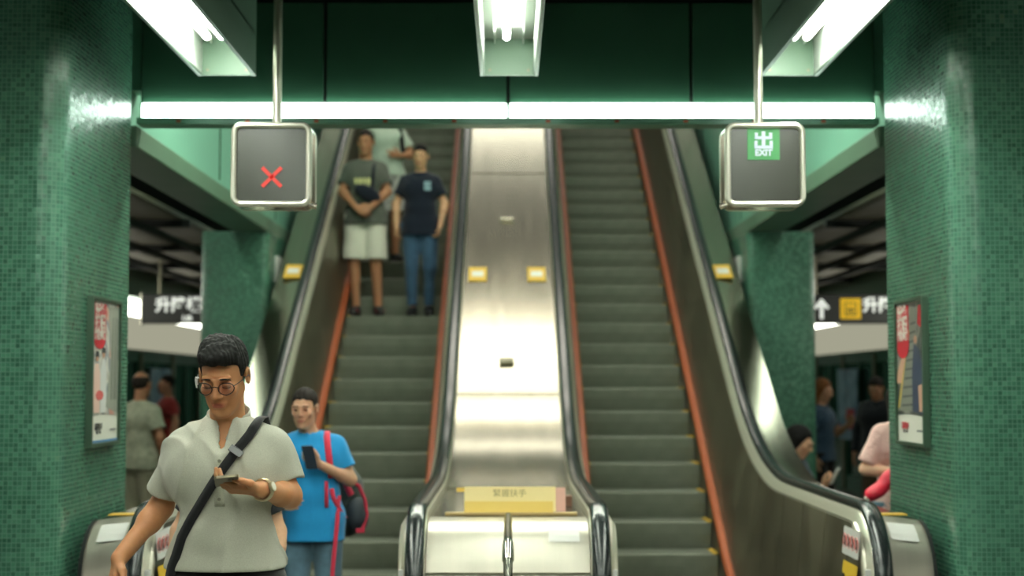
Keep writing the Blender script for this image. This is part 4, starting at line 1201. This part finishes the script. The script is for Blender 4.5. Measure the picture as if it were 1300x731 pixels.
# glasses, earbud, watch: worn
GM = mat('glasses_frame', (40, 36, 34), 0.3, 0.6)
GL = bpy.data.materials.new('lens_glass'); GL.use_nodes = True
_n = GL.node_tree; _n.nodes.clear(); _o = _n.nodes.new('ShaderNodeOutputMaterial'); _m = _n.nodes.new('ShaderNodeMixShader')
_t = _n.nodes.new('ShaderNodeBsdfTransparent'); _t.inputs[0].default_value = (.93, .84, .88, 1); _g = _n.nodes.new('ShaderNodeBsdfGlossy'); _g.inputs['Roughness'].default_value = .05
_m.inputs[0].default_value = .10; _n.links.new(_t.outputs[0], _m.inputs[1]); _n.links.new(_g.outputs[0], _m.inputs[2]); _n.links.new(_m.outputs[0], _o.inputs[0])
gl = empty('glasses', (0, 0, 0)); gl.parent = root
for x in (-1, 1):
    ring = [hp(x * .0345 + .0245 * math.cos(a), -.1075 + .012 * abs(math.cos(a)) * (1 if math.cos(a) * x > 0 else 0), -.001 + .0205 * math.sin(a)) for a in [i * PI / 12 for i in range(24)]]
    rim = MB().tube(ring, .0016, 6, closed=True).build('rim', GM, gl, smooth=True, local=True)
    MB().poly(ring).build('lens', GL, gl, local=True)
    MB().tube([hp(x * .0585, -.098, .006), hp(x * .072, -.06, .006), hp(x * .083, .0, .004), hp(x * .083, .02, -.012)], .0014, 6).build('temple', GM, gl, smooth=True, local=True)
MB().tube([hp(-.0105, -.108, .004), hp(0, -.1115, .008), hp(.0105, -.108, .004)], .0015, 6).build('bridge', GM, gl, smooth=True, local=True)
MB().tube([hp(-.085, -.004, -.004), hp(-.088, -.006, -.012), hp(-.087, -.014, -.036)], [.007, .006, .0034], 10).build('earbud', WHM, root, smooth=True, local=True)
# placket with buttons
pk = MB(); A_, B_, Cc = [], [], []
for i in range(14):
    z = 1.345 - i * .0125
    y = SH.front(0.0, z)
    if y is None: continue
    A_.append((-.0135, y - .005, z)); B_.append((.0165, y - .005, z))
pk.strip(A_, B_)
pl_ = pk.build('placket', cloth('placket_cotton', (170, 170, 153), n=.1, ns=300), root, smooth=True, local=True)
ws = pl_.modifiers.new('s', 'SOLIDIFY'); ws.thickness = .0022
for z in (1.32, 1.265, 1.205):
    y = SH.front(0.0, z)
    MB().tube([(.0015, y - .005, z), (.0015, y - .0095, z)], .0052, 12).build('button', mat('shirt_button', (120, 118, 104), .4), root, smooth=True, local=True)
wr, el = Vector((.135, -.195, 1.238)), Vector((.208, .02, 1.215))
ud = (el - wr).normalized()
def ringpts(c, d, r_, n=20, sx=1.0):
    u = d.cross(Vector((0, 0, 1))).normalized(); v = d.cross(u)
    return [c + u * r_ * math.cos(2 * PI * i / n) + v * r_ * sx * math.sin(2 * PI * i / n) for i in range(n)]
wt = MB()
WATCHM = mat('watch_metal', (206, 196, 164), 0.28, 0.9)
cw = wr + ud * .018
band = wt
for o in (-.0055, 0, .0055):
    band.tube(ringpts(cw + ud * o, ud, .0315), .0036, 6, closed=True)
wb = band.build('watch', WATCHM, root, smooth=True, local=True)
out_ = (Vector((.2, -.9, .25))); out_ = (out_ - ud * out_.dot(ud)).normalized()
MB().tube([cw + out_ * .028, cw + out_ * .037], .0155, 20).build('watch_case', WATCHM, wb, smooth=True, local=True)
MB().tube([cw + out_ * .037, cw + out_ * .0378], .0125, 20).build('dial', mat('watch_dial', (230, 226, 210), .3), wb, smooth=True, local=True)

# phone in his left hand
ph = empty('phone', (MX + .050, MY - .275, 1.27), 'gold and grey phone held by the man in the grey henley', 'phone')
slab(ph, (0, 0, 0), (1, .15, .10), (-.15, .95, -.22), (-.08, .22, .97), .070, .142, .008, mat('phone_back', (112, 104, 84), .3, .7), 'case')
slab(ph, Vector((-.08, .22, .97)).normalized() * .0046, (1, .15, .10), (-.15, .95, -.22), (-.08, .22, .97), .064, .134, .001, mat('phone_screen', (30, 34, 40), .1), 'screen')
slab(ph, Vector((-.08, .22, .97)).normalized() * -.0046 + Vector((.02, -.05, .01)), (1, .15, .10), (-.15, .95, -.22), (-.08, .22, .97), .018, .018, .002, mat('phone_lens', (20, 20, 22), .2), 'camera_lens', r=.006)

# cross-body bag: strap over his left shoulder, bag on the right hip
bag = empty('shoulder_bag', (MX, MY, .9), 'black bag on a wide strap across the man in the grey henley', 'bag')
BAGM = cloth('black_webbing', (20, 20, 22), n=.15, ns=400, bump=.4, bs=1200)
base_ = Vector((MX, MY, .9))
def on_shirt(x, z, off=.012):
    y = SH.front(x, z)
    return Vector((x, y - off, z - .9)) if y is not None else None
pth = []
ctrl = [(.098, 1.425), (.083, 1.395), (.058, 1.36), (.030, 1.32), (-.010, 1.262), (-.050, 1.20), (-.085, 1.145), (-.115, 1.09), (-.135, 1.03), (-.150, .992)]
for (x0, z0), (x1, z1) in zip(ctrl, ctrl[1:]):
    for q in range(4):
        f = q / 4; p = on_shirt(x0 + (x1 - x0) * f, z0 + (z1 - z0) * f)
        if p is not None: pth.append(p)
ys = [p.y for p in pth]
ys = [min(ys[max(0, i - 2):i + 3]) for i in range(len(ys))]; ys = [sum(ys[max(0, i - 3):i + 4]) / len(ys[max(0, i - 3):i + 4]) for i in range(len(ys))]
for p, y in zip(pth, ys): p.y = min(y, p.y)
pth = [Vector((.112, .07, 1.415 - .9)), Vector((.110, .02, 1.452 - .9)), Vector((.106, -.03, 1.448 - .9))] + pth + [Vector((-.160, pth[-1].y + .01, .04)), Vector((-.166, pth[-1].y + .02, -.02))]
A_, B_ = [], []
for i, p in enumerate(pth):
    t_ = (pth[min(i + 1, len(pth) - 1)] - pth[max(i - 1, 0)]).normalized()
    nrm = Vector((0.0, -1, .0)) if i > 2 else Vector((0, -.3, 1))
    w_ = t_.cross(nrm).normalized() * .0145
    A_.append(p + w_); B_.append(p - w_)
st_ = MB().strip(A_, B_).build('strap', BAGM, bag, smooth=True, local=True)
md = st_.modifiers.new('s', 'SOLIDIFY'); md.thickness = .003
i = 12
pb = pth[i]; tb_ = (pth[i + 1] - pth[i - 1]).normalized()
slab(st_, pb + Vector((0, -.004, 0)), tb_.cross(Vector((0, -1, 0))), tb_, (0, -1, 0), .044, .022, .006, mat('buckle', (30, 30, 30), .3), 'buckle', r=.003)
gb = Grid((-.34, -.20, -.36), (-.10, .16, .04), .006)
gb.ell((-.215, .0, -.13), (.055, .10, .13), None, .02); gb.ell((-.212, .0, -.20), (.062, .11, .09), None, .05); gb.wob(.003, 25, 4)
gb.mesh('pouch', BAGM, bag)
MB().tube([(-.262, -.075, -.08), (-.272, 0, -.075), (-.262, .075, -.08)], .004, 6).build('zip', mat('zip_metal', (70, 70, 70), .4, .6), bag, smooth=True, local=True)

# --- person hidden behind him: black shirt, arms hanging
BLK = cloth('black_cotton', (26, 28, 30))
r = person('person in black T-shirt hidden behind the man in the grey henley, arms showing', (place(297, 6.1), 6.1, 0), 0.0, 1.48, 0.007,
           J=dict(el_r=(-.245, .03, 1.13), el_l=(.205, .03, 1.13), wr_l=(.215, -.04, .90)),
           skin=(212, 168, 136), head=(0.1, 0, 0), build=.94, hairstyle='short', shirt=dict(mat=BLK, hem=.84, sleeve=.62), trousers=dict(mat=DARKT, end=1.9, leg=.01))
c_ = Vector((.215, -.04, .90)) * r['s']; e_ = Vector((.205, .03, 1.13)) * r['s']
MB().tube(ringpts(c_ + (e_ - c_) * .12, (e_ - c_).normalized(), .030), .005, 6, closed=True).build('bracelet', WATCHM, r['root'], smooth=True, local=True)

# --- man in the blue T-shirt with a backpack
BLUE = cloth('blue_cotton', (34, 138, 196), n=.06)
JEAN = cloth('washed_denim', (84, 112, 128), n=.22, ns=14)
BX, BY = place(399, 8.3), 8.3
r = person('man in bright blue T-shirt and jeans with a backpack, holding up a phone', (BX, BY, 0.012), 0.10, 1.52, 0.0065,
           J=dict(head=(-.055, -.05, 1.595), neck=(-.02, .01, 1.445), sh_l=(.140, .0, 1.375), el_l=(.225, -.02, 1.165), wr_l=(.045, -.19, 1.265), hd_l=(-.75, -.25, .35), hn_l=(-.5, .2, .8),
                  sh_r=(-.140, .0, 1.375), el_r=(-.205, .02, 1.13), wr_r=(-.20, -.20, 1.03), hd_r=(.9, -.3, .05), hn_r=(0, .9, .1)),
           skin=(206, 158, 128), lip=(180, 96, 88), head=(0.12, -0.22, 0.0), build=.93, hair=(34, 28, 24), hairstyle='short', curl=(0.6, 0.8), thumbs=(.6, .9),
           shirt=dict(mat=BLUE, hem=.80, sleeve=.66, loose=.008, sr=.072, wob=.005), trousers=dict(mat=JEAN, end=1.92, leg=.012, wob=.006))
s_ = r['s']; SB = r['shirt']
p2 = empty('phone', (BX, BY, 0), 'dark phone held up by the man in the blue T-shirt', 'phone', rz=0.10)
slab(p2, Vector((-.015, -.27, 1.325)) * s_, (.8, .5, .0), (-.2, -.25, .9), (-.45, .8, .2), .068, .13, .009, mat('dark_phone', (28, 40, 54), .25), 'case')
slab(p2, Vector((-.017, -.262, 1.328)) * s_, (.8, .5, .0), (-.2, -.25, .9), (-.45, .8, .2), .062, .122, .002, mat('dim_screen', (60, 110, 130), .2, emit=(60, 110, 130), estr=.2), 'screen')
bk = empty('backpack', (BX - .045, BY, -.10), 'grey and red backpack hanging behind the man in the blue T-shirt', 'backpack', rz=0.10)
RED = cloth('red_webbing', (196, 52, 74)); GRB = cloth('grey_nylon', (62, 70, 66), n=.15)
gb = Grid((-.20, .04, .72), (.42, .46, 1.36), .008)
gb.cap((.10, .29, .96), (.16, .29, 1.16), .13, .10, .05); gb.cap((.20, .26, .92), (.23, .26, 1.08), .115, .09, .05); gb.wob(.006, 18, 8)
gb.mesh('sack', GRB, bk)
gp = Grid((.10, .0, .76), (.42, .34, 1.2), .008); gp.ell((.285, .17, .935), (.065, .09, .10), None, .02); gp.wob(.004, 25, 3)
gp.mesh('side_pocket', mat('dark_mesh_pocket', (40, 48, 54), .8), bk)
def band(pts, w, m_, name, parent, nrm=(0, -1, 0), th=.004):
    A_, B_ = [], []
    for i, p in enumerate(pts):
        t_ = (pts[min(i + 1, len(pts) - 1)] - pts[max(i - 1, 0)]).normalized(); w_ = t_.cross(Vector(nrm)).normalized() * w / 2
        A_.append(p + w_); B_.append(p - w_)
    o = MB().strip(A_, B_).build(name, m_, parent, smooth=True, local=True); md = o.modifiers.new('s', 'SOLIDIFY'); md.thickness = th; return o
def shp(G, x, z, off=.008):
    y = G.front(x, z); return Vector((x, (y if y is not None else 0) - off, z))
def shp2(x, z, off=.016):
    p = shp(SB, x - .045, z - .112, off); return Vector((x, p.y, z))
def shtop(x, y):
    i = int(round((x - .045 - SB.lo[0]) / SB.h)); j_ = int(round((y - SB.lo[1]) / SB.h))
    w = np.nonzero(SB.d[i, j_, :] < 0)[0]; return Vector((x, y, float(SB.ax[2][w[-1]]) + .112 + .010))
tp = [shtop(.118, .07), shtop(.118, .03), shtop(.118, -.01), shtop(.118, -.04)]
band(tp + [shp2(.118 + .003 * i, tp[-1].z - .02 - i * .024) for i in range(10)], .034, RED, 'shoulder_strap', bk)
band([shp2(.145, 1.10), shp2(.155, 1.05), Vector((.19, -.06, .98)), Vector((.22, .05, .93))], .024, RED, 'lower_strap', bk)
band([shp2(.117, 1.14), shp2(.119, 1.07), shp2(.120, 1.0)], .02, RED, 'loose_strap', bk)
band([shp2(.185, 1.06), shp2(.18, 1.0), shp2(.178, .94, .02), Vector((.155, -.14, .68)), Vector((.150, -.13, .52)), Vector((.15, -.12, .44))], .022, RED, 'hanging_strap', bk)
MB().tube([(.24, .10, 1.13), (.29, .09, 1.10), (.325, .12, 1.02), (.335, .12, .94), (.31, .10, .86)], .010, 8).build('red_piping', RED, bk, smooth=True, local=True)
MB().tube([(.20, .10, 1.16), (.235, .09, 1.08), (.25, .09, 1.05)], .018, 8).build('red_panel', RED, bk, smooth=True, local=True)
slab(bk, (.30, .075, .86), (1, 0, 0), (0, 0, 1), (0, -1, 0), .05, .025, .01, RED, 'tag', r=.005)

# --- two men standing on the left escalator, one behind them
Z11, Y11 = 2.2, YB + 2.2 / T30
def printed(base, ink, f):
    cb, ci = fcol(base), fcol(ink)
    def c(p):
        w = f(p).astype(np.float32)[:, None]
        return cb * (1 - w) + ci * w
    return c
VC = cloth('printed_cotton', (255, 255, 255), attr='Col', n=.06)
def letters(p):
    x, y, z = p[:, 0], p[:, 1], p[:, 2]
    return ((np.abs(x + .01) < .085) & (np.abs(z - 1.285) < .026) & (y < 0) & (np.sin((x + .01) * 150) > -.45)) | ((np.abs(x + .01) < .06) & (np.abs(z - 1.243) < .006) & (y < 0))
GX = place(463, Y11 + .18)
r = person('man in grey printed T-shirt and light shorts standing on left escalator, hands clasped', (GX, Y11 + .19, Z11 + .002), 0.0, 1.79, 0.0075,
           J=dict(el_r=(-.212, -.03, 1.15), wr_r=(-.07, -.185, .985), hd_r=(.85, -.25, -.45), hn_r=(-.1, .95, -.1), el_l=(.202, -.03, 1.15), wr_l=(.075, -.19, .995), hd_l=(-.85, -.25, -.5), hn_l=(.1, .95, -.1),
                  an_r=(-.085, .03, .085), ft_r=(-.095, -.12, .03), an_l=(.12, .03, .085), ft_l=(.15, -.12, .03)),
           skin=(176, 124, 92), head=(0.10, -0.15, 0.0), build=.98, hair=(40, 34, 30), curl=(0.6, .6),
           shirt=dict(mat=VC, hem=.84, sleeve=.70, loose=.008, sr=.076, wob=.005, color=printed((90, 92, 84), (236, 226, 160), letters)),
           trousers=dict(mat=cloth('pale_grey_shorts', (212, 208, 192)), end=.93, leg=.030), shoes=(34, 30, 30))
for q, sg in (('r', -1), ('l', 1)):
    f_ = r['V']('ft_' + q)
    MB().tube([f_ + Vector((-.04, .02, .012)), f_ + Vector((0, .0, .032)), f_ + Vector((.04, .02, .012))], .008, 8).build('shoe_stripe', REDP, r['root'], smooth=True, local=True)
S3 = r['shirt']
sb = empty('sling_bag', (GX, Y11 + .19, Z11), 'dark sling bag across the chest of the man in the grey T-shirt', 'bag')
NAVY = cloth('navy_nylon', (24, 28, 40))
gb = Grid((-.16, -.36, 1.0), (.22, -.02, 1.34), .007)
gb.ell((.03, -.160, 1.165), (.135, .05, .075), [[.9, 0, .43], [0, 1, 0], [-.43, 0, .9]], .02); gb.wob(.003, 25, 2); gb.mesh('pouch', NAVY, sb)
band([Vector((.095, .03, 1.50)), Vector((.095, -.04, 1.485))] + [shp(S3, .092 - .002 * i, 1.45 - i * .03, .012) for i in range(9)], .03, NAVY, 'strap', sb)

def badge(p):
    x, y, z = p[:, 0], p[:, 1], p[:, 2]
    return (np.abs(x - .075) < .032) & (np.abs(z - 1.235) < .045) & (y < 0) & ((np.abs(np.sin((z) * 100)) > .35))
NX = place(533, Y11 + .14)
JN = cloth('blue_jeans', (58, 86, 112), n=.25, ns=12)
r = person('man in a navy T-shirt and blue jeans standing on the left escalator', (NX, Y11 + .14, Z11), 0.0, 1.64, 0.0075,
           J=dict(el_r=(-.245, .02, 1.13), wr_r=(-.235, -.06, .90), hd_r=(-.02, -.3, -1), el_l=(.245, .02, 1.13), wr_l=(.205, -.07, .90), hd_l=(-.2, -.3, -1),
                  kn_r=(-.085, -.02, .49), an_r=(-.075, .02, .085), ft_r=(-.09, -.13, .03), kn_l=(.10, -.02, .49), an_l=(.085, .06, .085), ft_l=(.105, -.09, .03)),
           skin=(206, 158, 122), head=(0.16, -0.10, 0.0), build=.98, hair=(24, 22, 22), curl=(0.7, .7),
           shirt=dict(mat=VC, hem=.81, sleeve=.64, loose=.004, sr=.07, color=printed((24, 30, 44), (150, 178, 190), badge)),
           trousers=dict(mat=JN, end=1.94, leg=.0, wob=.005), shoes=(26, 26, 30))
i14 = 14; Z14, Y14 = 0.2 * i14, YB + 0.2 * i14 / T30
PALE = cloth('pale_green_cotton', (196, 208, 192), n=.1)
QX = place(489, Y14 + .2)
r = person('person in a pale shirt and patterned shorts behind the two men on the left escalator', (QX, Y14 + .2, Z14), 0.25, 1.70, 0.009,
           J=dict(el_l=(.27, -.0, 1.14), wr_l=(.12, -.17, 1.10), hd_l=(-.8, -.3, .1), hn_l=(0, .9, .1)),
           skin=(186, 132, 98), head=(0.1, 0, 0), hair=(70, 44, 36), build=1.0, shirt=dict(mat=PALE, hem=.90, sleeve=.66, loose=.008, sr=.074),
           trousers=dict(mat=mat('flower_print', (186, 184, 178), .8, noise=.5, nscale=22), end=.92, leg=.03))
bp_ = empty('backpack', (QX, Y14 + .2, Z14), 'black backpack on the person in the pale shirt up the left escalator', 'backpack', rz=.25)
gb = Grid((-.2, .08, .95), (.34, .46, 1.55), .01); gb.cap((.08, .23, 1.12), (.10, .23, 1.34), .13, .12, .05); gb.mesh('sack', BLK, bp_)
band([Vector((.12, .10, 1.44)), Vector((.125, .0, 1.46)), Vector((.13, -.09, 1.38)), Vector((.14, -.14, 1.24)), Vector((.17, -.05, 1.14)), Vector((.20, .12, 1.10))], .045, BLK, 'shoulder_strap', bp_)

# --- platform people
CHK = mat('pale_check', (172, 172, 150), .85, noise=.22, nscale=20)
BEI = cloth('beige_trousers', (166, 160, 138))
person('older man in a pale checked shirt seen from behind, by the left pillar', (place(180, 13.6), 13.6, 0), PI - .35, 1.66, 0.009, skin=(176, 122, 92), hair=(46, 38, 34), hairstyle='bald',
       shirt=dict(mat=CHK, hem=.84, sleeve=.70, loose=.008, sr=.076), trousers=dict(mat=BEI, end=1.9, leg=.014))
DJK = cloth('dark_jacket', (30, 34, 40))
person('man in a dark jacket looking down, standing by the platform doors on the right', (place(1113, 16), 16, 0), -.5, 1.64, 0.009, J=dict(head=(0, -.06, 1.585)), skin=(176, 128, 98), head=(.45, 0, 0), hair=(36, 30, 28),
       shirt=dict(mat=DJK, hem=.82, sleeve=1.85, loose=.014), trousers=dict(mat=cloth('brown_trousers', (92, 74, 56)), end=1.9, leg=.012))
person('person with brown hair half hidden by the rear right pillar', (place(1042, 15.6), 15.6, 0), .9, 1.60, 0.009, skin=(200, 150, 118), hair=(122, 76, 42), hairstyle='long', head=(.25, 0, 0), 
       J=dict(el_l=(.25, -.06, 1.14), wr_l=(.12, -.27, 1.24), hd_l=(-.4, -.5, .7)),
       shirt=dict(mat=cloth('blue_grey_cotton', (54, 76, 96)), hem=.84, sleeve=.66), trousers=dict(mat=DARKT, end=1.9))
for X_, Y_, lb, c_, tc_, rz_ in ((4.35, 21.5, 'far person in dark clothes waiting by the right platform doors', (60, 44, 46), DJK, 1.2), (-4.2, 19.0, 'far person in a red top waiting by the left platform doors', (150, 50, 48), DARKT, -1.0),
                          (-4.45, 24.0, 'distant person in dark clothes on the left platform', (34, 40, 50), JN, 2.2)):
    person(lb, (X_, Y_, 0), rz_, 1.66, 0.012, skin=(190, 140, 110), shirt=dict(mat=cloth('far_top', c_), hem=.84, sleeve=.66), trousers=dict(mat=tc_, end=1.9))
# seated woman with a phone
DEN = cloth('dark_blouse', (52, 70, 84), n=.2, ns=30)
def sit(dx): return dict(
    neck=(0, .02, .955), head=(0, -.045, 1.105), chest=(0, .0, .78), waist=(0, .03, .60), pelvis=(0, .06, .50),
    sh_r=(-.16, .01, .91), el_r=(-.215, -.08, .67), wr_r=(-.07, -.24, .76), hd_r=(.3, -.6, .6), hn_r=(.3, .6, .5),
    sh_l=(.16, .01, .91), el_l=(.215, -.04, .66), wr_l=(.12, -.27, .60), hd_l=(-.4, -.8, .0), hn_l=(0, 0, -1),
    hip_r=(-.09, .04, .50), kn_r=(-.10, -.36, .50), an_r=(-.10, -.34, .09), ft_r=(-.11, -.48, .03),
    hip_l=(.09, .04, .50), kn_l=(.10, -.36, .50), an_l=(.10, -.34, .09), ft_l=(.11, -.48, .03))
WX, WY = 2.25, 12.1
r = person('woman with long black hair seated on the bench, looking at a phone', (WX, WY, 0), 1.05, 1.72, 0.008, J=sit(0), skin=(214, 166, 134), hair=(22, 20, 20), hairstyle='long', head=(.42, 0, 0), curl=(.9, .3), build=.92,
           shirt=dict(mat=DEN, hem=.44, sleeve=.7, loose=.004), trousers=dict(mat=DARKT, end=1.9))
p3 = empty('phone', (WX, WY, 0), 'white phone held by the seated woman with long black hair', 'phone', rz=1.05)
slab(p3, (-.015, -.325, .845), (1, 0, 0), (0, -.45, .85), (0, .85, .45), .07, .14, .009, WHM, 'case')
# pink sleeve and red umbrella behind the right pillar
PINK = cloth('pale_pink_cotton', (226, 186, 178))
PX, PY = place(1143, 9.35), 9.35
r = person('person in a pink top standing behind the right pillar, one elbow showing', (PX, PY, 0), .35, 1.56, 0.008, skin=(222, 178, 148),
           J=dict(sh_r=(-.165, .0, 1.385), el_r=(-.255, .04, 1.15), wr_r=(-.10, -.19, 1.13), hd_r=(.85, -.4, 0), hn_r=(0, .9, 0)), hair=(30, 24, 22), hairstyle='long',
           shirt=dict(mat=PINK, hem=.84, sleeve=.84, loose=.006, sr=.074), trousers=dict(mat=JEAN, end=1.9))
um = empty('umbrella', (place(1121, 8.95), 8.95, .935), 'folded pinkish red umbrella held low beside the right pillar', 'umbrella')
gu = Grid((-.2, -.12, -.12), (.22, .12, .26), .006)
gu.cap((-.085, 0, -.03), (.14, .03, .15), .034, .060, .02)
gu.cap((-.085, 0, -.03), (-.105, 0, -.045), .030, .018, .02)
gu.wob(.007, 60, 6, (1, .3, -1)); gu.mesh('canopy', mat('red_nylon', (222, 40, 66), .4, noise=.1, nscale=30), um)
MB().tube([(-.105, 0, -.045), (-.155, -.005, -.085)], [.012, .016], 10).build('handle', BLACK, um, smooth=True, local=True)
MB().tube([(-.09, 0, -.033), (-.11, 0, -.05)], .02, 10).build('ferrule', WHITE, um, smooth=True, local=True)
EXPOSURE=0.4
# ------------------------------------------------------------------ camera and output
w = bpy.data.worlds.new('World'); SC.world = w; w.use_nodes = True
w.node_tree.nodes['Background'].inputs[0].default_value = (0.02, 0.03, 0.025, 1); w.node_tree.nodes['Background'].inputs[1].default_value = 0.3
cam = bpy.data.cameras.new('camera'); co = bpy.data.objects.new('camera', cam); COL.objects.link(co)
cam.sensor_width = 36; cam.lens = 54.0
co.location = (0, 0, 1.55)
co.rotation_euler = (math.radians(90 + 3.6), 0, math.radians(-0.147))
cam.clip_start = 0.1; cam.clip_end = 200
cam.dof.use_dof = True; cam.dof.focus_distance = 5.1; cam.dof.aperture_fstop = 2.2
SC.camera = co
SC.view_settings.view_transform = 'Standard'; SC.view_settings.look = 'None'
SC.view_settings.gamma = 1; SC.view_settings.use_curve_mapping = False
SC.view_settings.exposure = EXPOSURE
SC.cycles.use_denoising = True
SC.cycles.max_bounces = 8; SC.cycles.diffuse_bounces = 4; SC.cycles.glossy_bounces = 4
SC.cycles.sample_clamp_indirect = 6.0
SC.cycles.caustics_reflective = False; SC.cycles.caustics_refractive = False
